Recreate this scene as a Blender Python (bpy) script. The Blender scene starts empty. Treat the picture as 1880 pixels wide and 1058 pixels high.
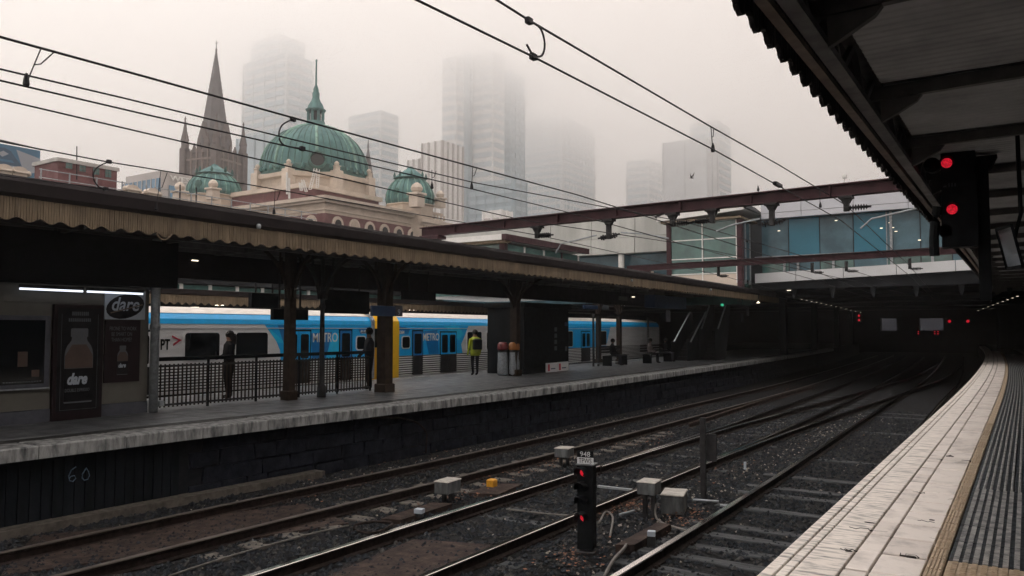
import bpy, bmesh, math, random
from mathutils import Vector, Matrix
import numpy as np
R = math.radians
rnd = random.Random(7)
scene = bpy.context.scene
COL = scene.collection

# ------------------------------------------------------------------ camera, world, sun, exposure
EYE = 1.62
FPX, CXP, CYP = 1450.0, 940.0, 529.0
YAW, PITCH = R(33.06), R(3.0)
cam_d = bpy.data.cameras.new('camera'); cam = bpy.data.objects.new('camera', cam_d); COL.objects.link(cam)
cam.location = (0, 0, EYE)
cam.rotation_euler = (R(90) + PITCH, 0, YAW)
cam_d.sensor_width = 36; cam_d.lens = 36 * FPX / 1880
cam_d.clip_start = 0.05; cam_d.clip_end = 6000
scene.camera = cam

world = bpy.data.worlds.new('World'); scene.world = world; world.use_nodes = True
wn = world.node_tree; wn.nodes.clear()
sky = wn.nodes.new('ShaderNodeTexSky'); sky.sky_type = 'NISHITA'; sky.sun_disc = False
sky.sun_elevation = R(63); sky.sun_rotation = R(250); sky.dust_density = 6; sky.air_density = 1.2
skym = wn.nodes.new('ShaderNodeMix'); skym.data_type = 'RGBA'
skym.inputs[0].default_value = 0.93
wn.links.new(sky.outputs[0], skym.inputs[6])
skym.inputs[7].default_value = (7.15, 6.36, 5.86, 1)        # even fog-grey overcast, in the sky node's own units
bg = wn.nodes.new('ShaderNodeBackground'); bg.inputs[1].default_value = 0.117
wo = wn.nodes.new('ShaderNodeOutputWorld')
wn.links.new(skym.outputs[2], bg.inputs[0]); wn.links.new(bg.outputs[0], wo.inputs[0])

sun_d = bpy.data.lights.new('sun', 'SUN'); sun_d.energy = 1.5; sun_d.angle = R(50); sun_d.color = (1, .98, .955)
sun = bpy.data.objects.new('sun', sun_d); COL.objects.link(sun)
sun.rotation_euler = (R(27), 0, R(-70))          # from the left, a little behind the camera

scene.view_settings.view_transform = 'Standard'; scene.view_settings.look = 'None'
scene.view_settings.exposure = 0.6; scene.view_settings.gamma = 1.0
scene.view_settings.use_curve_mapping = False
cy = scene.cycles
cy.max_bounces = 9; cy.diffuse_bounces = 3; cy.glossy_bounces = 2; cy.transmission_bounces = 4
cy.volume_bounces = 6; cy.transparent_max_bounces = 12
cy.use_denoising = True; cy.caustics_reflective = False; cy.caustics_refractive = False
cy.sample_clamp_indirect = 4

# ------------------------------------------------------------------ measuring helper: a picture point on a real plane of the place
_fw = Vector((-math.sin(YAW) * math.cos(PITCH), math.cos(YAW) * math.cos(PITCH), math.sin(PITCH)))
_rt = Vector((math.cos(YAW), math.sin(YAW), 0)); _up = _rt.cross(_fw)
CAM = Vector((0, 0, EYE))
def at(x, y, X=None, Y=None, Z=None, W=None):
    d = _fw + _rt * ((x - CXP) / FPX) + _up * ((CYP - y) / FPX)
    if X is not None: t = X / d.x
    elif Y is not None: t = Y / d.y
    elif Z is not None: t = (Z - EYE) / d.z
    else: t = W
    return CAM + d * t

# ------------------------------------------------------------------ materials
MATS = {}
def mat(name, col, rough=.6, metal=0., var=.25, scale=6., bump=0., bscale=30., col2=None, stretch=None, spec=.5, emit=None, coat=0., lo=.35, hi=.65):
    if name in MATS: return MATS[name]
    m = bpy.data.materials.new(name); m.use_nodes = True; MATS[name] = m
    nt = m.node_tree; b = nt.nodes['Principled BSDF']
    if max(col) < .062 and spec == .5: spec = .16
    b.inputs['Roughness'].default_value = rough; b.inputs['Metallic'].default_value = metal
    b.inputs['Specular IOR Level'].default_value = spec
    if coat: b.inputs['Coat Weight'].default_value = coat; b.inputs['Coat Roughness'].default_value = .08
    tc = nt.nodes.new('ShaderNodeTexCoord'); mp = nt.nodes.new('ShaderNodeMapping')
    geo = nt.nodes.new('ShaderNodeNewGeometry')
    nt.links.new(geo.outputs['Position'], mp.inputs[0])
    if stretch: mp.inputs['Scale'].default_value = stretch
    n = nt.nodes.new('ShaderNodeTexNoise'); n.inputs['Scale'].default_value = scale; n.inputs['Detail'].default_value = 6; n.inputs['Roughness'].default_value = .62
    nt.links.new(mp.outputs[0], n.inputs['Vector'])
    cr = nt.nodes.new('ShaderNodeValToRGB')
    c = Vector(col); d = Vector(col2) if col2 else c * (1 - var)
    hi_c = c if col2 else c * (1 + var * .5)
    cr.color_ramp.elements[0].position = lo; cr.color_ramp.elements[1].position = hi
    cr.color_ramp.elements[0].color = (*d, 1); cr.color_ramp.elements[1].color = (*hi_c, 1)
    nt.links.new(n.outputs[0], cr.inputs[0]); nt.links.new(cr.outputs[0], b.inputs['Base Color'])
    if var > 0:
        mr = nt.nodes.new('ShaderNodeMapRange'); mr.inputs[1].default_value = .3; mr.inputs[2].default_value = .7
        mr.inputs[3].default_value = min(1, rough * 1.15 + .02); mr.inputs[4].default_value = rough * .82
        nt.links.new(n.outputs[0], mr.inputs[0]); nt.links.new(mr.outputs[0], b.inputs['Roughness'])
    if bump:
        n2 = nt.nodes.new('ShaderNodeTexNoise'); n2.inputs['Scale'].default_value = bscale; n2.inputs['Detail'].default_value = 5
        nt.links.new(mp.outputs[0], n2.inputs['Vector'])
        bp = nt.nodes.new('ShaderNodeBump'); bp.inputs['Strength'].default_value = bump; bp.inputs['Distance'].default_value = .02
        nt.links.new(n2.outputs[0], bp.inputs['Height']); nt.links.new(bp.outputs[0], b.inputs['Normal'])
    if emit:
        b.inputs['Emission Color'].default_value = (*emit[:3], 1); b.inputs['Emission Strength'].default_value = emit[3]
    return m
def zmat(name, stops, rough=.8):
    """cloth in bands: colour by the object's own height (shoes, trousers, coat, skin, hair)"""
    m = bpy.data.materials.new(name); m.use_nodes = True
    nt = m.node_tree; b = nt.nodes['Principled BSDF']; b.inputs['Roughness'].default_value = rough; b.inputs['Specular IOR Level'].default_value = .12
    tc = nt.nodes.new('ShaderNodeTexCoord'); sx = nt.nodes.new('ShaderNodeSeparateXYZ'); nt.links.new(tc.outputs['Object'], sx.inputs[0])
    ml = nt.nodes.new('ShaderNodeMath'); ml.operation = 'MULTIPLY'; ml.inputs[1].default_value = .5
    nt.links.new(sx.outputs[2], ml.inputs[0])
    cr = nt.nodes.new('ShaderNodeValToRGB'); cr.color_ramp.interpolation = 'CONSTANT'
    el = cr.color_ramp.elements
    while len(el) < len(stops): el.new(.5)
    for e, (z, c) in zip(el, stops): e.position = z / 2; e.color = (*c, 1)
    nt.links.new(ml.outputs[0], cr.inputs[0]); nt.links.new(cr.outputs[0], b.inputs['Base Color'])
    return m
M = dict(
    coping=mat('coping_concrete', (.84, .77, .71), .48, var=.5, scale=9, bump=.55, bscale=45, col2=(.22, .21, .20), lo=.34, hi=.54, stretch=(.5, 2.4, 1)),
    lcoping=mat('far_coping_concrete', (.29, .30, .30), .6, scale=7, bump=.5, bscale=40, col2=(.05, .055, .06), lo=.36, hi=.6, stretch=(1, 1, .25)),
    tile=mat('cream_paving', (.82, .745, .69), .33, scale=3.5, bump=.2, bscale=24, spec=.6, col2=(.50, .45, .42), lo=.28, hi=.50),
    tile2=mat('cream_paving_b', (.72, .65, .60), .36, scale=5, bump=.2, bscale=24, spec=.6, col2=(.40, .36, .34), lo=.30, hi=.52),
    tan=mat('tan_tactile', (.42, .32, .22), .5, var=.3, scale=14, bump=.2),
    tactrib=mat('worn_highlight_rib', (.46, .45, .44), .35, var=.45, scale=9, col2=(.12, .125, .13)),  # worn ribs, paler still to paint in the light they catch
    tact=mat('charcoal_tactile', (.022, .028, .035), .42, var=.4, scale=12, bump=.2, spec=.5),
    grout=mat('grout', (.045, .04, .038), .85),
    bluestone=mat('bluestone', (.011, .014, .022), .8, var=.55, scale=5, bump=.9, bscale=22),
    mortar=mat('mortar', (.016, .018, .022), .9),
    paving=mat('asphalt_paving', (.10, .107, .115), .38, var=.35, scale=3, bump=.15),
    darkstrip=mat('dark_stripe', (.035, .036, .036), .6),
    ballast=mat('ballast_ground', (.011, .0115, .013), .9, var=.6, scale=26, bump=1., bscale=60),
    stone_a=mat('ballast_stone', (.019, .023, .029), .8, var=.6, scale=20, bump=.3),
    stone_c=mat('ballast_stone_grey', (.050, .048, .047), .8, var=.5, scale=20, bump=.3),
    stone_b=mat('ballast_stone_pale', (.26, .23, .20), .8, var=.4, scale=20),
    leaf=mat('dry_leaf', (.27, .105, .045), .75, var=.6, scale=14, col2=(.05, .028, .018), lo=.4, hi=.66),
    mud=mat('rusty_mud', (.052, .034, .027), .8, var=.5, scale=5, bump=.8, bscale=30, col2=(.022, .018, .018)),
    sleeper=mat('weathered_sleeper', (.048, .052, .056), .65, var=.5, scale=6, bump=.7, bscale=25, stretch=(.3, 3, 1)),
    pad=mat('concrete_pad', (.085, .075, .064), .8, var=.4, scale=8, bump=.4),
    rust=mat('rail_rust', (.022, .015, .013), .75, var=.5, scale=12, bump=.4),
    polish=mat('rail_polished', (.92, .87, .83), .12, 1., var=.2, scale=3, stretch=(1, .1, 1)),
    dullrail=mat('rail_dull', (.10, .085, .075), .5, .6, var=.3, scale=4),
    valance=mat('tan_timber', (.18, .135, .085), .65, var=.35, scale=5, bump=.3, bscale=30, stretch=(1, 1, .25)),
    gutter=mat('dark_gutter', (.020, .016, .018), .5, var=.3, scale=3),
    ceil=mat('canopy_lining', (.36, .37, .38), .7, var=.25, scale=1.5),
    steel=mat('dark_steel', (.030, .030, .032), .55, var=.4, scale=9),
    beam=mat('canopy_beam', (.075, .072, .07), .6, var=.3, scale=5),
    brownbeam=mat('brown_trim', (.12, .085, .06), .6, var=.3, scale=5),
    oxide=mat('oxide_red_steel', (.052, .022, .027), .5, var=.35, scale=4),
    brownpost=mat('brown_timber_post', (.032, .021, .015), .6, var=.35, scale=6, bump=.3),
    wire=mat('wire', (.018, .018, .022), .5),
    galv=mat('galvanised', (.30, .33, .35), .5, .4, var=.3, scale=10),
    grey=mat('grey_enclosure', (.11, .12, .125), .6, var=.6, scale=9, bump=.3, stretch=(1, 1, .25)),
    white=mat('white_paint', (.74, .74, .72), .5, var=.08, scale=4),
    black=mat('black_paint', (.008, .010, .012),   .7, var=.3, spec=.1),
    silver=mat('train_stainless', (.80, .81, .82), .42, .35, var=.12, scale=3, stretch=(1, .2, 2)),
    blue=mat('train_blue', (.004, .40, .86), .35, var=.08, coat=.4),
    blued=mat('train_dark_blue', (.004, .17, .48), .35, var=.08, coat=.4),
    bluel=mat('train_pale_blue', (.02, .56, .93), .35, var=.08, coat=.4),
    yellow=mat('train_yellow', (.80, .48, .012), .4, var=.08, coat=.3),
    glassd=mat('dark_glass', (.006, .008, .010), .08, var=0, spec=.4),
    trroof=mat('train_roof', (.62, .58, .54), .6, var=.2, scale=3),
    cream=mat('cream_stucco', (.52, .44, .365), .8, var=.16, scale=.6, bump=.2, bscale=4),
    cream2=mat('cream_moulding', (.58, .50, .425), .75, var=.12, scale=.8),
    brickr=mat('red_brick', (.15, .062, .064), .85, var=.25, scale=1.2, bump=.2, bscale=9),
    copper=mat('verdigris', (.075, .20, .19), .7, var=.5, scale=.9, col2=(.022, .09, .10), stretch=(1, 1, .22), lo=.3, hi=.62),
    copperl=mat('verdigris_rib', (.20, .36, .30), .7, var=.4, scale=1.2),
    copperd=mat('verdigris_dark', (.035, .115, .10), .7, var=.4, scale=1.2),
    sand=mat('gothic_sandstone', (.125, .098, .094), .9, var=.35, scale=.5, bump=.5, bscale=3),
    sandl=mat('gothic_trim', (.22, .175, .155), .9, var=.25, scale=.6),
    slate=mat('spire_stone', (.115, .104, .11), .9, var=.25, scale=.35, bump=.3, bscale=2),
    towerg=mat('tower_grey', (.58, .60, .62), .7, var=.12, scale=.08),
    towerg2=mat('tower_blue_grey', (.52, .58, .62), .5, var=.1, scale=.08),  # pale blue-grey for the window bands of the banded shafts
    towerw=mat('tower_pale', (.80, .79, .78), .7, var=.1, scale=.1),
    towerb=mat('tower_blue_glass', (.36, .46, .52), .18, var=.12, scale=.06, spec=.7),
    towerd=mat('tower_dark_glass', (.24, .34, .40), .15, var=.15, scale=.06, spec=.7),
    fascia=mat('metal_fascia', (.54, .56, .61), .42, var=.07, scale=.5),
    fascia2=mat('parapet_panel', (.60, .62, .64), .5, var=.08, scale=.8),
    conc=mat('concourse_concrete', (.46, .47, .45), .7, var=.2, scale=.9, bump=.15, stretch=(1, 1, .2)),
    teal=mat('teal_glass', (.030, .17, .25), .10, var=.1, scale=.8, spec=.3),
    tealg=mat('grey_teal_glass', (.075, .15, .19), .12, var=.3, scale=.9, spec=.3),
    tealgreen=mat('green_glass', (.06, .14, .13), .10, var=.35, scale=1.1, spec=.7),
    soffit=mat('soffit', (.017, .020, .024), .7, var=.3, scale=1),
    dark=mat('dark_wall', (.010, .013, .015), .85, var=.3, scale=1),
    kwall=mat('kiosk_wall', (.105, .102, .088), .6, var=.14, scale=2),
    kplinth=mat('kiosk_plinth', (.06, .066, .085), .6, var=.2),
    lamp=mat('tube_lamp', (.9, .9, .9), .5, var=0, emit=(.82, .88, 1, 1.0)),
    warm=mat('warm_lamp', (.9, .85, .7), .5, var=0, emit=(1, .86, .66, 1.6)),
    warmdim=mat('warm_lamp_dim', (.9, .85, .7), .5, var=0, emit=(1, .84, .62, 1.2)),
    red=mat('red_signal_lamp', (.3, .0, .01), .4, var=0, emit=(1, .018, .045, .42)),
    green=mat('green_lamp', (.0, .3, .1), .4, var=0, emit=(.1, 1, .55, .25)),
    hivis=mat('hi_vis', (.30, .37, .02), .7, var=.2, scale=12),
    bag=mat('clear_bag', (.26, .29, .32), .3, var=.35, scale=18, bump=.5, bscale=30),
    binred=mat('bin_lid_red', (.14, .012, .014), .45, var=.2),
    binor=mat('bin_lid_orange', (.30, .11, .015), .45, var=.2),
    poster=mat('dark_poster', (.010, .010, .012), .5, var=.3),
    posterred=mat('poster_maroon', (.016, .009, .011), .5, var=.2),
    milk=mat('poster_milk', (.075, .048, .038), .4, var=.15),
    ink=mat('print_white', (.36, .41, .47), .5, var=.05),
    inkd=mat('print_dim', (.09, .10, .115), .5, var=.05),
    signblue=mat('sign_blue', (.012, .045, .12), .5, var=.1),
    ptred=mat('print_red', (.42, .02, .05), .5, var=.05),
    hotel=mat('hotel_stone', (.46, .43, .42), .8, var=.1, scale=.3),
    hotelb=mat('hotel_blue_glass', (.07, .20, .33), .2, var=.25, scale=.25, spec=.7),
    prtblue=mat('billboard_blue', (.035, .15, .26), .4, var=.15, scale=.12),
    prtdark=mat('billboard_navy', (.02, .075, .14), .4, var=.2, scale=.3),
    prtpale=mat('billboard_pale', (.34, .37, .42), .4, var=.3, scale=.12),
    skin=mat('skin', (.30, .17, .12), .6, var=.1),
    ground=mat('city_ground', (.06, .06, .06), .9, var=.2, scale=.1),
    pale_board=mat('painted_board', (.008, .011, .015), .75, var=.4, scale=4, stretch=(1, 1, .3)),
    chalk=mat('spray_paint', (.16, .24, .33), .8, var=.35, scale=30),
    pad2=mat('pale_lid', (.36, .34, .31), .6, var=.3, scale=9, bump=.2),
    conduit=mat('conduit', (.12, .11, .10), .6, var=.3),
    yelbox=mat('yellow_box', (.62, .30, .02), .5, var=.2),
)
_nt = M['red'].node_tree; _v = _nt.nodes.new('ShaderNodeTexVoronoi'); _v.inputs['Scale'].default_value = 55
_g = _nt.nodes.new('ShaderNodeNewGeometry'); _nt.links.new(_g.outputs['Position'], _v.inputs['Vector'])
_m = _nt.nodes.new('ShaderNodeMapRange'); _m.inputs[1].default_value = 0; _m.inputs[2].default_value = .7; _m.inputs[3].default_value = .62; _m.inputs[4].default_value = .16
_nt.links.new(_v.outputs['Distance'], _m.inputs[0]); _nt.links.new(_m.outputs[0], _nt.nodes['Principled BSDF'].inputs['Emission Strength'])
mir = mat('mirror', (.75, .78, .8), .06, 1., var=0)

# ------------------------------------------------------------------ mesh helpers
class MB:
    def __init__(s): s.v = []; s.f = []
    def quad(s, a, b, c, d):
        n = len(s.v); s.v += [tuple(a), tuple(b), tuple(c), tuple(d)]; s.f.append((n, n + 1, n + 2, n + 3)); return s
    def poly(s, pts):
        n = len(s.v); s.v += [tuple(p) for p in pts]; s.f.append(tuple(range(n, n + len(pts)))); return s
    def box(s, x0, x1, y0, y1, z0, z1):
        n = len(s.v)
        s.v += [(x0, y0, z0), (x1, y0, z0), (x1, y1, z0), (x0, y1, z0), (x0, y0, z1), (x1, y0, z1), (x1, y1, z1), (x0, y1, z1)]
        s.f += [tuple(n + i for i in q) for q in ((0, 3, 2, 1), (4, 5, 6, 7), (0, 1, 5, 4), (1, 2, 6, 5), (2, 3, 7, 6), (3, 0, 4, 7))]
        return s
    def bbox(s, x0, x1, y0, y1, z0, z1, b=.01):
        """box with a chamfered top rim"""
        n = len(s.v)
        s.v += [(x0, y0, z0), (x1, y0, z0), (x1, y1, z0), (x0, y1, z0), (x0, y0, z1 - b), (x1, y0, z1 - b), (x1, y1, z1 - b), (x0, y1, z1 - b),
                (x0 + b, y0 + b, z1), (x1 - b, y0 + b, z1), (x1 - b, y1 - b, z1), (x0 + b, y1 - b, z1)]
        s.f += [tuple(n + i for i in q) for q in ((0, 3, 2, 1), (8, 9, 10, 11), (0, 1, 5, 4), (1, 2, 6, 5), (2, 3, 7, 6), (3, 0, 4, 7), (4, 5, 9, 8), (5, 6, 10, 9), (6, 7, 11, 10), (7, 4, 8, 11))]
        return s
    def prism(s, poly, fn, t0, t1):
        """poly in 2-D, fn(u, v, t) -> point; extruded from t0 to t1"""
        n = len(s.v); k = len(poly)
        s.v += [tuple(fn(u, v, t0)) for u, v in poly] + [tuple(fn(u, v, t1)) for u, v in poly]
        s.f.append(tuple(range(n + k - 1, n - 1, -1))); s.f.append(tuple(range(n + k, n + 2 * k)))
        for i in range(k):
            j = (i + 1) % k; s.f.append((n + i, n + j, n + k + j, n + k + i))
        return s
    def tube(s, pts, r, n=6, r1=None):
        pts = [Vector(p) for p in pts]; k = len(pts); base = len(s.v)
        for i, p in enumerate(pts):
            d = (pts[min(i + 1, k - 1)] - pts[max(i - 1, 0)]).normalized()
            a = d.orthogonal().normalized() if abs(d.z) > .99 else d.cross(Vector((0, 0, 1))).normalized()
            b = d.cross(a); rr = r if r1 is None else r + (r1 - r) * i / (k - 1)
            for j in range(n):
                t = 2 * math.pi * j / n; s.v.append(tuple(p + (a * math.cos(t) + b * math.sin(t)) * rr))
        for i in range(k - 1):
            for j in range(n):
                a = base + i * n + j; b = base + i * n + (j + 1) % n; s.f.append((a, b, b + n, a + n))
        s.f.append(tuple(base + j for j in range(n - 1, -1, -1))); s.f.append(tuple(base + (k - 1) * n + j for j in range(n)))
        return s
    def bar(s, p0, p1, w, h):
        """rectangular bar between two points"""
        p0, p1 = Vector(p0), Vector(p1); d = (p1 - p0).normalized()
        a = (Vector((1, 0, 0)) if abs(d.z) > .95 else d.cross(Vector((0, 0, 1)))).normalized(); b = a.cross(d).normalized()
        n = len(s.v)
        for p in (p0, p1):
            for i, j in ((-1, -1), (1, -1), (1, 1), (-1, 1)): s.v.append(tuple(p + a * (i * w / 2) + b * (j * h / 2)))
        s.f += [tuple(n + i for i in q) for q in ((0, 1, 2, 3), (7, 6, 5, 4), (0, 4, 5, 1), (1, 5, 6, 2), (2, 6, 7, 3), (3, 7, 4, 0))]
        return s
    def lathe(s, prof, c=(0, 0, 0), n=16, a0=0):
        base = len(s.v); k = len(prof)
        for r, z in prof:
            for j in range(n):
                t = a0 + 2 * math.pi * j / n; s.v.append((c[0] + r * math.cos(t), c[1] + r * math.sin(t), c[2] + z))
        for i in range(k - 1):
            for j in range(n):
                a = base + i * n + j; b = base + i * n + (j + 1) % n; s.f.append((a, b, b + n, a + n))
        s.f.append(tuple(base + j for j in range(n - 1, -1, -1))); s.f.append(tuple(base + (k - 1) * n + j for j in range(n)))
        return s
    def sweep(s, prof, path, cap=True):
        """profile (lateral, up) carried along a path; lateral is to the right of the path"""
        path = [Vector(p) for p in path]; k = len(path); m = len(prof); base = len(s.v)
        for i, p in enumerate(path):
            d = (path[min(i + 1, k - 1)] - path[max(i - 1, 0)]); d.z = 0; d.normalize(); r = Vector((d.y, -d.x, 0))
            for u, v in prof: s.v.append(tuple(p + r * u + Vector((0, 0, v))))
        for i in range(k - 1):
            for j in range(m):
                a = base + i * m + j; b = base + i * m + (j + 1) % m; s.f.append((a, a + m, b + m, b))
        if cap: s.f.append(tuple(base + j for j in range(m))); s.f.append(tuple(base + (k - 1) * m + j for j in range(m - 1, -1, -1)))
        return s
    def mesh(s, name):
        me = bpy.data.meshes.new(name); me.from_pydata(s.v, [], s.f); me.update(); return me
    def build(s, name, m, parent=None, smooth=False, fix=True):
        me = s.mesh(name)
        if fix:
            bm = bmesh.new(); bm.from_mesh(me); bmesh.ops.recalc_face_normals(bm, faces=bm.faces); bm.to_mesh(me); bm.free()
        if smooth:
            for p in me.polygons: p.use_smooth = True
        return link(name, me, m, parent)
def link(name, me, m=None, parent=None, loc=None):
    o = bpy.data.objects.new(name, me); COL.objects.link(o)
    if m is not None and not me.materials: me.materials.append(m)
    if loc is not None: o.location = loc
    if parent is not None: hang(o, parent)
    return o
def hang(o, parent):
    o.parent = parent; o.matrix_parent_inverse = Matrix.Translation(-Vector(parent.location))
def tag(o, label=None, cat=None, group=None, kind=None):
    if label: o['label'] = label
    if cat: o['category'] = cat
    if group: o['group'] = group
    if kind: o['kind'] = kind
    return o
def thing(name, label, cat, loc=(0, 0, 0), group=None, kind=None):
    o = bpy.data.objects.new(name, None); COL.objects.link(o); o.location = loc; o.empty_display_size = .2
    return tag(o, label, cat, group, kind)
def copy_tree(o, loc, label=None, rotz=None, scale=None):
    c = o.copy(); COL.objects.link(c)
    c.location = loc
    if rotz is not None: c.rotation_euler = (0, 0, rotz)
    if scale: c.scale = (scale,) * 3
    if label: c['label'] = label
    for ch in o.children:
        d = ch.copy(); COL.objects.link(d); d.parent = c
        for g in ch.children:
            e = g.copy(); COL.objects.link(e); e.parent = d
    return c
def text(name, body, size, loc, axes, m, parent=None, depth=.004, shear=0, align='LEFT', xs=1., bold=0.):
    cu = bpy.data.curves.new(name, 'FONT'); cu.body = body; cu.size = size; cu.extrude = depth; cu.shear = shear; cu.align_x = align
    cu.offset = bold; cu.resolution_u = 3
    cu.materials.append(m)
    tmp = bpy.data.objects.new(name, cu); me = bpy.data.meshes.new_from_object(tmp); bpy.data.objects.remove(tmp)
    if not me.materials: me.materials.append(m)
    o = bpy.data.objects.new(name, me); COL.objects.link(o)
    ax, ay, az = axes
    o.matrix_world = Matrix(((ax[0] * xs, ay[0], az[0], loc[0]), (ax[1] * xs, ay[1], az[1], loc[1]), (ax[2] * xs, ay[2], az[2], loc[2]), (0, 0, 0, 1)))
    if parent is not None:
        w = o.matrix_world.copy(); o.parent = parent; o.matrix_parent_inverse = Matrix.Translation(-Vector(parent.location)); o.matrix_basis = w
    return o
FX = ((0, 1, 0), (0, 0, 1), (1, 0, 0))       # written on a surface that faces the tracks (+X)
FY = ((1, 0, 0), (0, 0, 1), (0, -1, 0))      # written on a surface that faces down the line (-Y)
def bez(p0, p1, p2, n=10):
    p0, p1, p2 = Vector(p0), Vector(p1), Vector(p2)
    return [p0 * (1 - t) ** 2 + p1 * (2 * t * (1 - t)) + p2 * t * t for t in [i / n for i in range(n + 1)]]
def bend(y): return -.00048 * (y - 20) ** 2 if y > 20 else 0.
_LE = ([-12, 0, 5, 8, 14, 20, 30, 42, 54, 80, 120], [-12.0, -11.75, -11.65, -11.55, -11.3, -11.2, -11.45, -11.95, -12.6, -14.3, -18.])
def left_edge(y):
    return float(sum(np.interp(y + d, *_LE) for d in (-3, -1.5, 0, 1.5, 3)) / 5)
def right_edge(y): return -1.54 + bend(y)
ZR = -1.08          # top of rail; platforms are at 0
ZB = -1.245         # ballast

# ================================================================== THE SETTING
tag(MB().box(-2500, 1500, -600, 3500, -1.6, -1.45).build('ground', M['ground']), kind='structure')
# track bed
def strip(xa, xb, y0, y1, dy, z0, z1, fa=None, fb=None):
    m = MB(); ys = np.arange(y0, y1 + 1e-6, dy)
    for i in range(len(ys) - 1):
        a, b = ys[i], ys[i + 1]
        m.quad((fa(a), a, z1), (fb(a), a, z1), (fb(b), b, z1), (fa(b), b, z1))
    return m
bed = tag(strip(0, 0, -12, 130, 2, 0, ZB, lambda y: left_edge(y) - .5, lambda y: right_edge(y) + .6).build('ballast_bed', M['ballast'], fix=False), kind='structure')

# ---------------------------------------------------------------- right platform (the one we stand on)
rp = thing('right_platform', None, None, kind='structure')
ys = list(np.arange(-8, 100.1, 2.))
core = MB()
core.sweep([(0.12, -1.4), (9.5, -1.4), (9.5, -.03), (0.12, -.03)], [(right_edge(y), y, 0) for y in ys])
core.build('platform_body', M['grout'], rp)
def slabpiece(name, u0, u1, y0, y1, z0, z1, m, parent, edge=right_edge, b=.006, jit=0.):
    """a paving piece that follows the platform edge: u across, y along"""
    ya, yb = y0, y1; ea, eb = edge(ya), edge(yb); q = MB(); n = 0
    dz = rnd.uniform(-jit, jit)
    q.v = [(ea + u0, ya, z0), (ea + u1, ya, z0), (eb + u1, yb, z0), (eb + u0, yb, z0),
           (ea + u0, ya, z1 - b), (ea + u1, ya, z1 - b), (eb + u1, yb, z1 - b), (eb + u0, yb, z1 - b),
           (ea + u0 + b, ya + b, z1 + dz), (ea + u1 - b, ya + b, z1 + dz), (eb + u1 - b, yb - b, z1 + dz), (eb + u0 + b, yb - b, z1 + dz)]
    q.f = [(0, 3, 2, 1), (8, 9, 10, 11), (0, 1, 5, 4), (1, 2, 6, 5), (2, 3, 7, 6), (3, 0, 4, 7), (4, 5, 9, 8), (5, 6, 10, 9), (6, 7, 11, 10), (7, 4, 8, 11)]
    return q.build(name, m, parent, fix=False)
y = 2.0; k = 0
while y < 90:                                            # worn coping, three strips with dark grooves between
    ln = 1.55 + rnd.uniform(-.05, .05)
    for (u0, u1) in ((0, .085), (.097, .16), (.172, .435)):
        slabpiece('coping_slab', u0, u1, y, y + ln - .008, -.22 if u0 == 0 else -.06, .0, M['coping'], rp, jit=.002)
    y += ln
y = 2.2
while y < 70:                                            # two rows of cream tiles
    g = .52 if y < 40 else 1.2; jw = rnd.choice((.016, .022, .022, .045)); j2 = rnd.choice((.014, .02, .04))
    slabpiece('paving_tile', .452, .60, y, y + g - jw, -.05, 0, rnd.choice((M['tile'], M['tile'], M['tile2'])), rp, jit=.003)
    slabpiece('paving_tile', .614, .905, y + .006, y + g - j2, -.05, 0, rnd.choice((M['tile'], M['tile'], M['tile2'])), rp, jit=.003)
    y += g
y = 2.2; ti = 0
while y < 66:                                            # tan hazard strip: ribbed tiles, every few of them studded
    L = .3 if y < 30 else 1.2
    q = slabpiece('hazard_tile', .915, 1.02, y, y + L - .004, -.05, .0, M['tan'], rp)
    e = right_edge(y); me = MB()
    if y < 16:
        if ti % 5 in (0, 1):
            for i in range(8):
                for j in range(3): me.box(e + .928 + j * .03, e + .946 + j * .03, y + .012 + i * .036, y + .034 + i * .036, .0, .006)
            me.build('stud', M['tan'], q, fix=False)
        else:
            for j in range(4): me.box(e + .925 + j * .024, e + .938 + j * .024, y + .006, y + L - .01, .0, .006)
            me.build('rib', M['tan'], q, fix=False)
    y += L; ti += 1
for (x_, y_, L_) in ((1590, 972, .28), (1700, 957, .16), (1740, 845, .22), (1560, 1010, .12), (1668, 1020, .14), (1690, 905, .1)):
    c_ = at(x_, y_, Z=0); pts_ = [c_ + Vector((rnd.uniform(-.02, .02) + L_ * (k_ / 6 - .5), rnd.uniform(-.035, .035), -.0015)) for k_ in range(7)]
    MB().tube(pts_, .0055, 5).build('crack', M['grout'], rp)
for (x_, y_, a_, b_) in ((1744, 838, .05, .12), (1775, 846, .10, .03), (1672, 1022, .04, .025), (1710, 955, .03, .03), (1597, 960, .05, .02), (1558, 1012, .03, .03)):
    c_ = at(x_, y_, Z=0); MB().prism([(c_.x + a_ * math.cos(t_ * .785) * rnd.uniform(.5, 1), c_.y + b_ * math.sin(t_ * .785) * rnd.uniform(.5, 1)) for t_ in range(8)], lambda u, v, t: (u, v, t), -.02, .0035).build('tar_patch', M['grout'], rp)
y = 1.6; ti = 0
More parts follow.
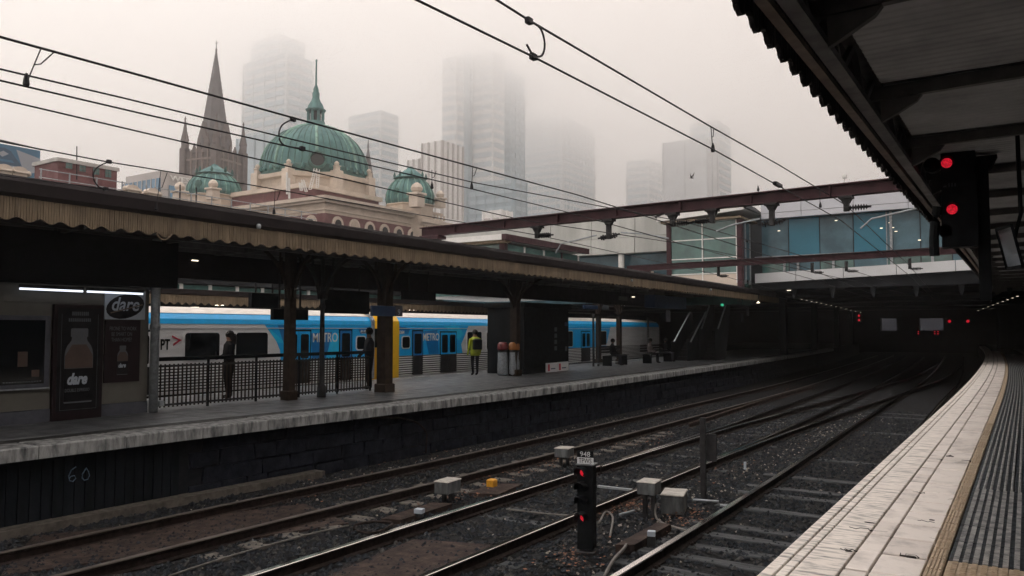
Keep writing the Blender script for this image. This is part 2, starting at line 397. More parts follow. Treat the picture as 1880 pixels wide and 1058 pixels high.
while y < 60:                                            # charcoal ribbed warning panels
    L = .6 if y < 24 else 2.4
    for c in range(3):
        u0 = 1.03 + c * .36; u1 = u0 + .352
        mt_ = M['tan'] if (5.0 < y < 5.9) else M['tact']
        q = slabpiece('warning_panel', u0, u1, y, y + L - .006, -.05, .0, mt_, rp)
        ea, eb = right_edge(y), right_edge(y + L); me = MB()
        for j in range(6):
            u = u0 + .03 + j * .059
            if y < 9 and c < 3:
                nseg = 12
                for i in range(nseg):
                    yy = y + .012 + i * (L - .02) / nseg; me.box(ea + u, ea + u + .034, yy, yy + (L - .02) / nseg * .62, -.0005, .0075)
            else:
                me.prism([(u, 0), (u + .006, .009), (u + .020, .009), (u + .026, 0)], lambda a, b, t: (right_edge(t) + a, t, b - .0005), y + .006, y + L - .012)
        me.build('rib', M['tactrib'] if mt_ is M['tact'] else mt_, q, fix=False)
    y += L; ti += 1
strip(0, 0, -8, 98, 2, 0, .0, lambda y: right_edge(y) + 2.12, lambda y: right_edge(y) + 9.4).build('paving_field', M['paving'], rp, fix=False)

# ---------------------------------------------------------------- left platform
lp = thing('left_platform', None, None, kind='structure')
FARW = [(0, -17.0), (10, -17.3), (24, -17.95), (40, -19.6), (60, -23), (100, -30)]
def far_edge(y): return float(np.interp(y, [a for a, b in FARW], [b for a, b in FARW]))
m = MB(); ys = list(np.arange(-8, 100.1, 2.))
for i in range(len(ys) - 1):
    a, b = ys[i], ys[i + 1]
    za, zt = -1.4, -.03
    P_ = [(left_edge(a) - .38, a), (left_edge(b) - .38, b), (far_edge(b) + .1, b), (far_edge(a) + .1, a)]
    m.quad(*[(p[0], p[1], zt) for p in P_]); m.quad((*P_[0], za), (*P_[1], za), (*P_[1], zt), (*P_[0], zt)); m.quad((*P_[3], zt), (*P_[2], zt), (*P_[2], za), (*P_[3], za))
m.build('platform_body', M['mortar'], lp, fix=False)
y = 2.0
while y < 70:                                            # overhanging coping stones
    L = 1.25 + rnd.uniform(-.08, .08)
    slabpiece('coping_slab', -.62, 0, y, y + L - .012, -.19, .0, M['lcoping'], lp, edge=left_edge, b=.02, jit=.004)
    y += L
strip(0, 0, 0, 90, 1, 0, -.002, lambda y: left_edge(y) - .63, lambda y: left_edge(y) - .93).build('dark_stripe', M['darkstrip'], lp)
y = 2.0
while y < 66:                                            # paving slabs across the island
    L = .9
    for c in range(6):
        w = [-.95, -1.75, -2.6, -3.5, -4.4, -5.3, -6.2]
        e = left_edge(y); u1 = w[c]; u0 = max(w[c + 1], far_edge(y) - e + .45)
        if u0 < u1: slabpiece('paving_slab', u0 + .008, u1, y, y + L - .008, -.03, 0, M['paving'], lp, edge=left_edge, b=.004, jit=.0015)
    y += L
y = 4
while y < 66:                                            # coping on the far side, by the train
    L = 1.5; slabpiece('coping_slab', -.0, .44, y, y + L - .01, -.15, .001, M['lcoping'], lp, edge=far_edge, b=.01); y += L
# bluestone retaining wall, block by block
blk = []
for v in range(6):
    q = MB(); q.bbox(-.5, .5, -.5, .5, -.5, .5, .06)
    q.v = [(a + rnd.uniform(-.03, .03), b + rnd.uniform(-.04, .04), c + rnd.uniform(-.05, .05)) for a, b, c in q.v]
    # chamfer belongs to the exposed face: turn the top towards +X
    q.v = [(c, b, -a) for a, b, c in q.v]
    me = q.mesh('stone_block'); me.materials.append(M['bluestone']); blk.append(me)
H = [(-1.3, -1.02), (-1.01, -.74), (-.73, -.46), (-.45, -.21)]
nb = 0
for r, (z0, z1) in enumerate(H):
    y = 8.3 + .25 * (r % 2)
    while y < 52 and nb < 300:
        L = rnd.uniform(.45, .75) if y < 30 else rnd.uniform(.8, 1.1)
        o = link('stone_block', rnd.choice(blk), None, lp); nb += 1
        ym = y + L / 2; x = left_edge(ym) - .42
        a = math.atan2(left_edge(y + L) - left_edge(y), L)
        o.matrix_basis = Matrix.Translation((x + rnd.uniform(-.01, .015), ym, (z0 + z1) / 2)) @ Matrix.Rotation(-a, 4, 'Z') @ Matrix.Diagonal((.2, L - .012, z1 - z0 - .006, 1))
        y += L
# boarded bay in the wall
y = 3.0
for i in range(33):
    w = .155
    o = MB().bbox(left_edge(y) - .5, left_edge(y) - .335 + rnd.uniform(-.008, .008), y, y + w - .012, -1.25, -.26 + rnd.uniform(-.01, .01), .004).build('wall_board', M['pale_board'], lp)
    y += w
MB().box(left_edge(8) - .5, left_edge(8) - .31, 3.0, 8.1, -.262, -.222).build('wall_rail', M['pale_board'], lp)
# concrete ledge at the foot of the boards
strip(0, 0, 2, 11, 1, 0, -1.12, lambda y: left_edge(y) - .36, lambda y: left_edge(y) - .06 + .0 * y).build('foot_ledge', M['pad'], lp)
m = MB(); 
for i in range(9):
    a, b = 2 + i, 3 + i; m.quad((left_edge(a) - .06, a, -1.12), (left_edge(b) - .06, b, -1.12), (left_edge(b) - .06, b, -1.3), (left_edge(a) - .06, a, -1.3))
m.build('ledge_face', M['pad'], lp, fix=False)
# painted 60
q60 = at(145, 875, X=left_edge(6.5) - .33); g = thing('painted_number', 'pale blue hand sprayed number sixty on the dark wall boards', 'graffiti', q60)
def gl(pts): return [(left_edge(q60.y) - .325, q60.y + a, q60.z + b) for a, b in pts]
S6 = [(.02, .15), (-.05, .11), (-.085, .03), (-.07, -.04), (-.02, -.06), (.02, -.02), (.0, .025), (-.05, .02), (-.08, -.01)]
MB().tube(gl([(a - .07, b) for a, b in S6]), .009, 5).build('painted_six', M['chalk'], g)
S0 = [(.0, .10), (-.05, .03), (-.055, -.03), (-.02, -.07), (.03, -.06), (.055, -.01), (.04, .05), (.0, .115), (-.02, .08)]
MB().tube(gl([(a + .10, b) for a, b in S0]), .009, 5).build('painted_zero', M['chalk'], g)
# hose down the wall
tag(MB().tube(bez(at(680, 768, X=-11.45), at(775, 760, X=-11.5), at(784, 800, X=-11.5), 10) + [at(782, 832, X=-11.5)], .022, 7).build('wall_conduit', M['rust'], smooth=True), 'rusty brown conduit curving down the bluestone platform wall', 'pipe')

# ---------------------------------------------------------------- tracks
RAILP = [(-.036, 0), (-.036, -.03), (-.009, -.045), (-.009, -.125), (-.07, -.14), (-.07, -.16), (.07, -.16), (.07, -.14), (.009, -.125), (.009, -.045), (.036, -.03), (.036, 0)]
def smooth_path(pts, n=6):
    P_ = [Vector(p) for p in pts]; out = []
    for i in range(len(P_) - 1):
        p0, p1, p2, p3 = P_[max(i - 1, 0)], P_[i], P_[i + 1], P_[min(i + 2, len(P_) - 1)]
        for j in range(n):
            t = j / n
            out.append(.5 * ((2 * p1) + (p2 - p0) * t + (2 * p0 - 5 * p1 + 4 * p2 - p3) * t * t + (3 * p1 - p0 - 3 * p2 + p3) * t ** 3))
    out.append(P_[-1]); return out
def rail(parent, pts, top='polish', n=5):
    path = smooth_path([(x, y, ZR) for x, y in pts], n)
    o = MB().sweep(RAILP, path).build('rail', M['rust'], parent)
    MB().sweep([(-.042, -.012), (-.042, -.003), (-.036, .003), (.036, .003), (.042, -.003), (.042, -.012)], path).build('rail_head', M[top], o)
    return path
slp = MB().bbox(-1.25, 1.25, -.115, .115, -.22, -.165, .012).mesh('sleeper'); slp.materials.append(M['sleeper'])
cm = MB().bbox(-.15, .15, -.085, .085, -.166, -.148, .006)
for sx in (-.105, .105):
    for sy in (-.04, .04): cm.lathe([(.024, -.15), (.024, -.12), (.012, -.108)], (sx, sy, 0), 6)
for sx in (-1, 1): cm.bbox(sx * .085 - .03, sx * .085 + .03, -.03, .03, -.15, -.118, .01)
chair = cm.mesh('rail_chair'); chair.materials.append(M['rust'])
def sleepers(parent, fl, fr, y0, y1, dy, zoff=0., ext=0., chairs_to=24, skip=lambda y: False, w=1.):
    y = y0
    while y < y1:
        a, b = fl(y), fr(y)
        if not skip(y):
            o = link('sleeper', slp, None, parent); th = rnd.uniform(-.012, .012)
            o.matrix_basis = Matrix.Translation(((a + b) / 2 + ext / 2 + rnd.uniform(-.03, .03), y, ZR + zoff + rnd.uniform(-.012, .006))) @ Matrix.Rotation(th, 4, 'Z') @ Matrix.Diagonal(((b - a + .85 + ext) / 2.5, w, 1, 1))
            if y < chairs_to:
                for x in (a, b):
                    c = link('rail_chair', chair, None, parent); c.location = (x, y, ZR + .0)
                    c.matrix_parent_inverse = Matrix()
        y += dy + rnd.uniform(-.02, .02)
def f_of(pts):
    xs = [p[1] for p in pts]; vs = [p[0] for p in pts]
    return lambda y: float(np.interp(y, xs, vs))
A = [(-3.86, -4), (-3.87, 8), (-3.92, 13.2), (-4.0, 17.2), (-4.18, 25), (-4.38, 34), (-4.6, 46.5), (-5.3, 62), (-6.9, 90)]
A2 = [(x + 1.6, y) for x, y in A]
tr = thing('railway_track', 'nearest railway track on dark timber sleepers beside the pale platform edge', 'track')
rail(tr, A); rail(tr, A2, 'polish')
sleepers(tr, f_of(A), f_of(A2), 4.0, 30, .62, zoff=.03, skip=lambda y: y > 11.6 and rnd.random() < .72)
B = [(-5.62, -4), (-5.64, 6.8), (-5.62, 12.3), (-5.6, 15.6), (-5.60, 21), (-5.72, 30), (-6.1, 42), (-7.0, 62), (-8.8, 90)]
Cc = [(x - 1.6, y) for x, y in B]
tm = thing('railway_track', 'middle railway track with bright rails running past the small red signal', 'track')
rail(tm, B); rail(tm, Cc)
sleepers(tm, f_of(Cc), f_of(B), 8.2, 36, .64, zoff=.0, w=1.05)
# the turnout: a second pair of rails that leaves the middle track towards the platform
B3 = [(-5.545, 13.2), (-5.5, 17), (-5.36, 21.8), (-5.08, 27), (-4.62, 35), (-4.2, 43), (-3.9, 52), (-4.3, 70)]
C3 = [(x - 1.6, y) for x, y in B3]; C3[0] = (-7.15, 14.2); C3[1] = (-7.1, 17)
to = thing('railway_track', 'diverging turnout rails curving from the middle track towards the tunnel', 'track')
rail(to, B3); rail(to, C3)
D = [(-9.1, -4), (-8.98, 6.8), (-8.82, 12.2), (-8.75, 17.3), (-8.75, 28), (-8.95, 41), (-9.8, 60), (-11.6, 90)]
E_ = [(x - 1.5, y) for x, y in D]
tl = thing('railway_track', 'dull unlit railway track below the bluestone wall of the far platform', 'track')
rail(tl, D, 'dullrail'); rail(tl, E_, 'dullrail')
sleepers(tl, f_of(E_), f_of(D), 8.4, 34, .66, zoff=-.008)
for i in range(24):                                          # concrete pads outside the dull rail
    y = 6.4 + i * .62
    for dx in (.36, -.42):
        o = MB().bbox(-.2, .2, -.13, .13, -.03, .02, .012).build('concrete_pad', M['pad'], tl)
        o.matrix_basis = Matrix.Translation((f_of(D)(y) + dx + rnd.uniform(-.04, .04), y, ZB + .005)) @ Matrix.Rotation(rnd.uniform(-.15, .15), 4, 'Z')
# spare rusty rail lying by the turnout
tag(MB().sweep(RAILP, smooth_path([(*at(1265, 778, Z=-1.1).xy, -1.09), (*at(1400, 735, Z=-1.1).xy, -1.09), (*at(1495, 708, Z=-1.1).xy, -1.09)], 5)).build('spare_rail', M['mud']), 'rusty spare rail lying among fallen leaves between the tracks', 'rail')
# muddy infill slabs between the rails near the camera
for (pa, pb, pc, pd, lab) in (((0, 1058), (60, 985), (560, 925), (640, 960), 'rust brown mud covered slab beside the dull track'),
                              ((600, 1058), (760, 990), (905, 1000), (790, 1058), 'brown mud covered slab between the middle rails')):
    pts = [at(*p, Z=-1.215) for p in (pa, pb, pc, pd)]
    m = MB(); m.prism([(p.x, p.y) for p in pts], lambda u, v, t: (u, v, t), -1.3, -1.215)
    tag(m.build('mud_slab', M['mud']), lab, 'slab')
tag(MB().prism([(at(*p, Z=-1.19).x, at(*p, Z=-1.19).y) for p in ((860, 905), (900, 888), (960, 888), (915, 908))], lambda u, v, t: (u, v, t), -1.3, -1.19).build('cover_plate', M['mud']), 'small rusty cover plate under the yellow box between tracks', 'plate')
tag(MB().bbox(*(lambda p: (p.x - .07, p.x + .07, p.y - .07, p.y + .07))(at(903, 893, Z=-1.19)), -1.19, -1.06, .02).build('marker_box', M['yelbox']), 'little yellow box on a rusty plate between the tracks', 'box')

# ballast stones: real stones near the camera, joined
def scatter(name, n, region, size, m, kind='stuff', label=None, cat=None, avoid=None, z=ZB, flat=1.):
    q = MB(); cnt = 0
    V = []; F = []
    while cnt < n:
        x, y = region()
        if avoid and avoid(x, y): continue
        s = size * rnd.uniform(.6, 1.5); a = rnd.uniform(0, 6.28); b = len(V)
        ca, sa = math.cos(a), math.sin(a)
        pts = [(1, 0, .1), (.3, .85, -.1), (-.8, .5, .15), (-.7, -.6, -.1), (.4, -.8, .1), (.1, .1, .85), (0, -.1, -.6)]
        for (u, v, w) in pts:
            u *= s * rnd.uniform(.75, 1.25); v *= s * rnd.uniform(.75, 1.25); w *= s * flat * rnd.uniform(.7, 1.2)
            V.append((x + u * ca - v * sa, y + u * sa + v * ca, z + w + s * .25 * flat))
        for i in range(5):
            j = (i + 1) % 5; F.append((b + i, b + j, b + 5)); F.append((b + j, b + i, b + 6))
        cnt += 1
    q.v, q.f = V, F
    o = q.build(name, m, fix=False); tag(o, label, cat, kind=kind); return o
def onrail(x, y):
    for fn in (f_of(A), f_of(A2), f_of(B), f_of(Cc), f_of(D), f_of(E_)):
        if abs(x - fn(y)) < .09: return True
    return False
def reg_all():
    t = rnd.random() ** 1.6; y = 4.5 + 26 * t
    return rnd.uniform(left_edge(y) - .2, right_edge(y) - .02), y
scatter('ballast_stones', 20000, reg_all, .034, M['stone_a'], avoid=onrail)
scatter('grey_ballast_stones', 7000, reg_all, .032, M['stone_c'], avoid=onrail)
scatter('pale_ballast_stones', 1200, lambda: (lambda y: (rnd.choice((rnd.gauss(-10.95, .18), rnd.gauss(-4.75, .3), rnd.uniform(-11, -2))), y))(5 + 24 * rnd.random()), .022, M['stone_b'], avoid=onrail)
# fallen leaves in drifts
V = []; F = []
drifts = [(at(x, y_, Z=ZB), s_, n_) for x, y_, s_, n_ in ((1010, 850, .5, 120), (1150, 935, .35, 170), (1270, 955, .3, 120), (860, 915, .4, 60), (600, 900, .8, 50), (1180, 815, .9, 120), (1450, 715, 1.6, 160), (760, 845, .7, 60), (1060, 1030, .35, 90), (1500, 800, 1.4, 50), (930, 870, .6, 70), (1340, 870, .9, 50))]
for c, s_, n_ in drifts:
    for i in range(n_):
        x, y = c.x + rnd.gauss(0, s_ * .55), c.y + rnd.gauss(0, s_)
        a = rnd.uniform(0, 6.28); L = rnd.uniform(.014, .036); b = len(V); ca, sa = math.cos(a), math.sin(a)
        z = ZB + rnd.uniform(.03, .07)
        for u, v, w in ((-1, 0, .2), (-.2, .55, .35), (1, .1, rnd.uniform(0, .6)), (-.1, -.5, -.05)):
            V.append((x + L * (u * ca - v * sa), y + L * (u * sa + v * ca), z + L * w))
        F += [(b, b + 1, b + 2), (b, b + 2, b + 3)]
q = MB(); q.v, q.f = V, F
tag(q.build('fallen_leaves', M['leaf'], fix=False), 'dry orange brown leaves drifted along the tracks', 'leaves', kind='stuff')

# ================================================================== LEFT CANOPY
PV = .3
def valance_mesh(h, amp, boards=4, th=.028, p=PV):
    """one scallop of the timber valance: upright boards with a wavy foot, z = 0 at the top"""
    q = MB(); w = p / boards
    for i in range(boards):
        a, b = i * w + .003, (i + 1) * w - .003; mid = (a + b) / 2
        zf = lambda t: -h + amp * (math.cos(2 * math.pi * t / p))
        poly = [(a, 0), (a, zf(a)), (mid, zf(mid)), (b, zf(b)), (b, 0)]
        off = .003 * (i % 2)
        q.prism(poly, lambda u, v, t: (t, u, v), -th + off, off)
    q.box(-th - .008, -th + .001, 0, p, -.12, 0)
    return q.mesh('valance_board')
lc = thing('platform_canopy', 'long dark platform canopy with tan scalloped timber valance over the far platform', 'canopy', (-14.5, 20, 0))
XL = -11.72
def xl(y): return XL + bend(y)
vm = valance_mesh(.30, .030, boards=8); vm.materials.append(M['valance'])
y = 1.5
while y < 47:
    o = link('valance_board', vm, None, lc)
    a = math.atan2(xl(y + PV) - xl(y), PV)
    o.matrix_basis = Matrix.Translation((xl(y), y, 3.455 + rnd.uniform(-.004, .004))) @ Matrix.Rotation(-a, 4, 'Z') @ Matrix.Diagonal((1, 1, 1 + rnd.uniform(-.02, .02), 1))
    y += PV
pathL = [(xl(y), y, 0) for y in np.arange(-6, 47.1, 2)]
MB().sweep([(-.02, 3.445), (.10, 3.50), (.13, 3.66), (.10, 3.74), (.02, 3.74), (-.02, 3.66)], pathL).build('gutter', M['gutter'], lc)
MB().sweep([(-.10, 3.10), (-.045, 3.10), (-.045, 3.46), (-.10, 3.46)], pathL[:0] + [(xl(y) - .0, y, .22) for y in np.arange(-6, 47.1, 2)]).build('edge_beam', M['beam'], lc)
# roof: thin sheet, falling to both eaves
def roofpath(prof, m, name, par, ys_): return MB().sweep(prof, [(xl(y), y, 0) for y in ys_]).build(name, m, par)
ysL = np.arange(-6, 47.1, 2)
roofpath([(-.02, 3.70), (-2.1, 4.02), (-3.9, 3.62), (-3.9, 3.58), (-2.1, 3.98), (-.02, 3.66)], M['ceil'], 'roof_sheet', lc, ysL)
roofpath([(-3.83, 2.74), (-3.87, 2.74), (-3.87, 3.58), (-3.83, 3.58)], M['gutter'], 'back_valance', lc, ysL)
for y in np.arange(3.2, 46, 2.05):                          # rafters and tie beams
    MB().bar((xl(y) - .1, y, 3.60), (xl(y) - 2.1, y, 3.90), .09, .14).build('rafter', M['beam'], lc)
    MB().bar((xl(y) - 2.1, y, 3.90), (xl(y) - 3.85, y, 3.54), .09, .14).build('rafter', M['beam'], lc)
    MB().bar((xl(y) - .1, y + .01, 3.42), (xl(y) - 3.82, y + .01, 3.36), .07, .12).build('tie_beam', M['beam'], lc)
for dx in (-.9, -1.8, -2.8, -3.6):
    MB().sweep([(dx - .04, 3.31), (dx + .04, 3.31), (dx + .04, 3.43), (dx - .04, 3.43)], [(xl(y), y, 0) for y in ysL]).build('purlin', M['beam'], lc)
# corrugated lip that shows above the gutter
q = MB()
for i in range(90):
    y = 8.2 + i * .1
    q.prism([(-.055, 0), (-.03, .035), (.03, .035), (.055, 0)], lambda u, v, t: (t, y + u, 3.735 + v + (-.02 if t > -12 else .02)), xl(y) - .5, xl(y) - .05)
q.build('corrugated_lip', M['gutter'], lc)
for px_, py_ in ((180, 0),):
    pass
# small round fittings on the gutter
for (x, yy) in ((475, 416), (1160, 515), (1305, 532)):
    p = at(x, yy, X=XL + .15)
    MB().lathe([(.0, -.05), (.035, -.04), (.045, .0), (.03, .045), (.0, .05)], p, 8).build('gutter_fitting', M['galv'], lc, smooth=True)
tag(MB().tube(bez(at(288, 429, X=XL + .05), at(300, 452, X=XL + .05), at(316, 430, X=XL + .05), 8), .012, 5).build('loose_cable', M['valance']), 'short loose cable loop hanging from the tan canopy valance', 'cable')

# posts of the left canopy
def post(p, w, m, label, spread=1.0, top=3.42, capital=True, slim=False):
    t = thing('canopy_post', label, 'post', (p[0], p[1], 0))
    if slim:
        MB().lathe([(.11, 0), (.11, .25), (.065, .32), (.055, 2.1), (.085, 2.16), (.055, 2.24), (.05, top)], (p[0], p[1], 0), 12).build('shaft', m, t, smooth=True)
    else:
        MB().bbox(p[0] - w / 2 - .04, p[0] + w / 2 + .04, p[1] - w / 2 - .04, p[1] + w / 2 + .04, 0, .22, .02).build('base', m, t)
        MB().bbox(p[0] - w / 2, p[0] + w / 2, p[1] - w / 2, p[1] + w / 2, .22, top, .01).build('shaft', m, t)
    if capital:
        for dx, dy in ((1, 0), (-1, 0), (0, 1), (0, -1)):
            c = bez((p[0] + dx * w * .45, p[1] + dy * w * .45, 2.35), (p[0] + dx * .18, p[1] + dy * .18, 3.1), (p[0] + dx * spread, p[1] + dy * spread, 3.40), 8)
            q = MB()
            for a, b in zip(c, c[1:]): q.bar(a, b, .05, .07)
            mid = c[4]; q.bar(mid, (mid.x, mid.y, 3.38), .03, .03)
            q.build('bracket', m, t)
    return t
post((-14.0, 15.45), .29, M['brownpost'], 'broad brown timber clad pier under the canopy at the fence end', .95)
post((-14.25, 12.5), .19, M['brownpost'], 'dark square canopy pier standing behind the platform fence', .8)
post((-14.2, 13.45), .22, M['steel'], 'slim dark iron canopy column just right of the square pier', .9, slim=True)
post(at(946, 690, Z=0)[:2], .26, M['brownpost'], 'bracketed canopy post above the two bag bins', 1.2)
post(at(1099, 668, Z=0)[:2], .2, M['brownpost'], 'dark canopy post left of the seated waiting passengers', .9)
post(at(1137, 668, Z=0)[:2], .2, M['brownpost'], 'dark canopy post with flared top beside the waiting passengers', 1.1)
# white downpipe by the kiosk
p = at(281, 757, Z=0)
t = thing('downpipe', 'pale grey round downpipe standing at the kiosk corner', 'pipe', p)
MB().lathe([(.085, 0), (.085, 1.6), (.10, 1.62), (.10, 1.70), (.085, 1.72), (.085, 2.4), (.085, 3.4)], (p.x, p.y, 0), 14).build('pipe', M['galv'], t, smooth=True)
MB().bbox(p.x - .03, p.x + .12, p.y + .07, p.y + .16, .12, .22, .01).build('outlet', M['galv'], t)

# lamps along the canopy
lampq = MB().bbox(-.16, .16, -.10, .10, -.03, 0, .01).mesh('lamp_panel'); lampq.materials.append(M['warm'])
lamph = MB().bbox(-.2, .2, -.14, .14, .0, .06, .01).mesh('lamp_housing'); lamph.materials.append(M['steel'])
def ceil_lamp(x, y, z, label, s=1., group=None):
    t = thing('ceiling_lamp', label, 'lamp', (x, y, z), group)
    for n, me in (('lamp_panel', lampq), ('lamp_housing', lamph)):
        o = link(n, me); o.parent = t; o.location = (0, 0, 0)
    t.scale = (s, s, s)
for (x, yy), lab in (((352, 478), 'bright canopy ceiling lamp left of the hanging signs'), ((820, 520), 'small canopy ceiling lamp above the second train'), ((72, 455), 'small ceiling lamp in the dark above the kiosk'),
                     ((933, 529), 'ceiling lamp above the bracketed post'), ((998, 533), 'ceiling lamp right of the bracketed post'), ((1090, 540), 'dim ceiling lamp over the ticket booth'), ((1160, 545), 'ceiling lamp over the waiting passengers')):
    p = at(x, yy, Z=3.17); ceil_lamp(p.x, p.y, 3.17, lab, .8)
p = at(1392, 556, X=-12.5)
t = thing('hanging_lamp', 'small orange lamp hanging at the far end of the canopy', 'lamp', p)
MB().lathe([(.02, .2), (.03, .06), (.10, .0), (.09, -.03), (.0, -.035)], p, 10).build('lamp_bowl', M['warmdim'], t)

# ---------------------------------------------------------------- canopy and windows beyond the train
fc = thing('platform_canopy', 'distant canopy with pale scalloped valance behind the blue train', 'canopy', (-27, 25, 0))
XF = -24.0
def xf(y): return XF + bend(y) * .6
vf = valance_mesh(.30, .045, boards=3); vf.materials.append(M['valance'])
y = 12.0
while y < 42:
    o = link('valance_board', vf, None, fc); o.matrix_basis = Matrix.Translation((xf(y), y, 2.80)); y += PV
MB().sweep([(-.02, 2.79), (.08, 2.82), (.10, 2.99), (-.02, 3.0)], [(xf(y), y, 0) for y in np.arange(4, 46, 3)]).build('gutter', M['gutter'], fc)
MB().sweep([(-.03, 2.93), (-6.5, 2.95), (-6.5, 2.99), (-.03, 2.985)], [(xf(y), y, 0) for y in np.arange(4, 46, 3)]).build('roof_sheet', M['ceil'], fc)
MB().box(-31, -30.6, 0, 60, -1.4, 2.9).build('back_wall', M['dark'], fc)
for (x, yy), lab in (((357, 564), 'small warm lamp under the distant canopy, left end'), ((403, 560), 'small warm lamp under the distant canopy, second from left'), ((757, 569), 'small warm lamp under the distant canopy above the second train')):
    p = at(x, yy, X=-25.0); ceil_lamp(p.x, p.y, p.z, lab, .9)
wb = thing('station_annexe', 'low grey station annexe with a white window strip behind the canopies', 'building', (-36, 25, 0))
MB().box(-42, -36, 6, 70, -1.4, 3.25).build('wall', M['conc'], wb)
for i in range(26):
    y = 16 + i * 1.7
    MB().box(-36.01, -35.95, y, y + 1.5, 3.02, 3.9).build('window', M['tealgreen'], wb)
    MB().box(-36.0, -35.9, y + 1.5, y + 1.7, 2.95, 3.95).build('mullion', M['white'], wb)
MB().box(-36.2, -35.8, 14, 62, 2.78, 2.95).build('sill', M['white'], wb)
MB().box(-42, -35.7, 6, 70, 3.96, 4.3).build('roof', M['soffit'], wb)

# ================================================================== RIGHT CANOPY
rc = thing('platform_canopy', 'dark canopy with scalloped edge overhead on the near platform', 'canopy', (3, 15, 0))
XRC = -1.2
def xr(y): return XRC + bend(y) * 1.0
vr = valance_mesh(.325, .033, boards=8, p=.29); vr.materials.append(M['gutter'])
y = 1.0
while y < 60:
    o = link('valance_board', vr, None, rc); a = math.atan2(xr(y + .29) - xr(y), .29)
    o.matrix_basis = Matrix.Translation((xr(y), y, 3.62)) @ Matrix.Rotation(-a, 4, 'Z'); y += .29
ysR = list(np.arange(-8, 62.1, 2))
def rsw(prof, name, m, ys_=ysR): return MB().sweep(prof, [(xr(y), y, 0) for y in ys_]).build(name, m, rc)
rsw([(.035, 3.36), (.10, 3.36), (.10, 3.40), (.035, 3.42)], 'trim_angle', M['brownbeam'])
rsw([(-.08, 3.60), (.04, 3.60), (.04, 3.74), (-.08, 3.74)], 'gutter', M['gutter'])
rsw([(.0, 3.78), (.0, 3.74), (3.2, 3.86), (8.5, 3.70), (8.5, 3.74), (3.2, 3.90)], 'roof_sheet', M['gutter'])
for i in range(30):                                        # lattice girder behind the valance
    y = 2 + i * .9
    q = MB(); x = xr(y) + .2
    q.bar((x, y, 3.36), (x, y + .45, 3.66), .035, .05); q.bar((x, y + .45, 3.66), (x, y + .9, 3.36), .035, .05)
    q.build('lattice_bar', M['beam'], rc)
rsw([(.16, 3.32), (.25, 3.32), (.25, 3.37), (.16, 3.37)], 'girder_chord', M['beam'], [y for y in ysR if y < 40])
rsw([(.16, 3.64), (.25, 3.64), (.25, 3.70), (.16, 3.70)], 'girder_chord', M['beam'], [y for y in ysR if y < 40])
raf = [2.85 + 2.05 * i for i in range(22)]
for i, y in enumerate(raf):
    MB().bar((xr(y) + .12, y, 3.53), (xr(y) + 8.3, y, 3.68), .06, .10).build('rafter', M['beam'], rc)
    MB().prism([(0, 0), (.30, .0), (.26, -.05), (.08, -.15), (0, -.19)], lambda u, v, t: (xr(y) + .26 + u, t, 3.48 + v), y - .025, y + .025).build('gusset', M['beam'], rc)
for i in range(len(raf) - 1):                               # lining panels between the rafters, separate sheets
    y0, y1 = raf[i] + .055, raf[i + 1] - .055
    for (u0, u1) in ((.27, 1.3), (1.36, 2.6), (2.66, 4.2), (4.26, 6.0), (6.06, 8.3)):
        x0 = xr(y0)
        z_ = 3.60 + .02 * u0; q = MB().box(x0 + u0, x0 + u1, y0, y1, z_, z_ + .025); n_ = int((y1 - y0) / .11)
        for k_ in range(n_): yy = y0 + .05 + k_ * .11; q.prism([(yy, 0), (yy + .02, -.008), (yy + .05, -.008), (yy + .07, 0)], lambda a, b, t: (t, a, z_ + b), x0 + u0, x0 + u1)
        q.build('lining_panel', M['ceil'], rc, fix=False)
for u in (1.33, 2.63, 4.23):
    rsw([(u - .03, 3.55), (u + .03, 3.55), (u + .03, 3.60), (u - .03, 3.60)], 'purlin', M['beam'], [y for y in ysR if -1 < y < 50])
# added unseen side wall limiting light on the near platform, and the end screen
nw = thing('platform_building', 'dark low building at the near platform end, with an added unseen side wall', 'building', (5, 40, 0))
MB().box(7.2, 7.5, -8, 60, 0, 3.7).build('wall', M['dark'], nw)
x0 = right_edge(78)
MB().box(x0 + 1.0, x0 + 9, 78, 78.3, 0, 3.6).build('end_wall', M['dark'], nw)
for i in range(5):
    MB().bbox(x0 + 1.2 + i * .55, x0 + 1.25 + i * .55, 77.8, 77.9, 0, 2.3, .005).build('screen_post', M['steel'], nw)
MB().bbox(x0 + 2.3, x0 + 3.2, 77.7, 77.78, .5, 1.5, .01).build('notice_board', M['soffit'], nw)

# ================================================================== OVERBRIDGE
YB = 42.0
br = thing('concourse_bridge', 'grey glazed concourse bridge crossing over all the tracks', 'bridge', (-8, YB, 4))
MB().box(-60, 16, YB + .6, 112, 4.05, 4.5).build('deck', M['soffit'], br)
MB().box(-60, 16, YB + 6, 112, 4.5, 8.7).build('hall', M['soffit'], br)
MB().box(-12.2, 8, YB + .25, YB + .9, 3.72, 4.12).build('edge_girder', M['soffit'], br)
for i in range(9):
    x = -12 + i * 1.9; MB().prism([(0, 0), (.16, 0), (.05, -.5), (-.05, -.5), (-.16, 0)], lambda u, v, t: (x + u, t, 3.72 + v), YB + .4, YB + .48).build('girder_bracket', M['soffit'], br)
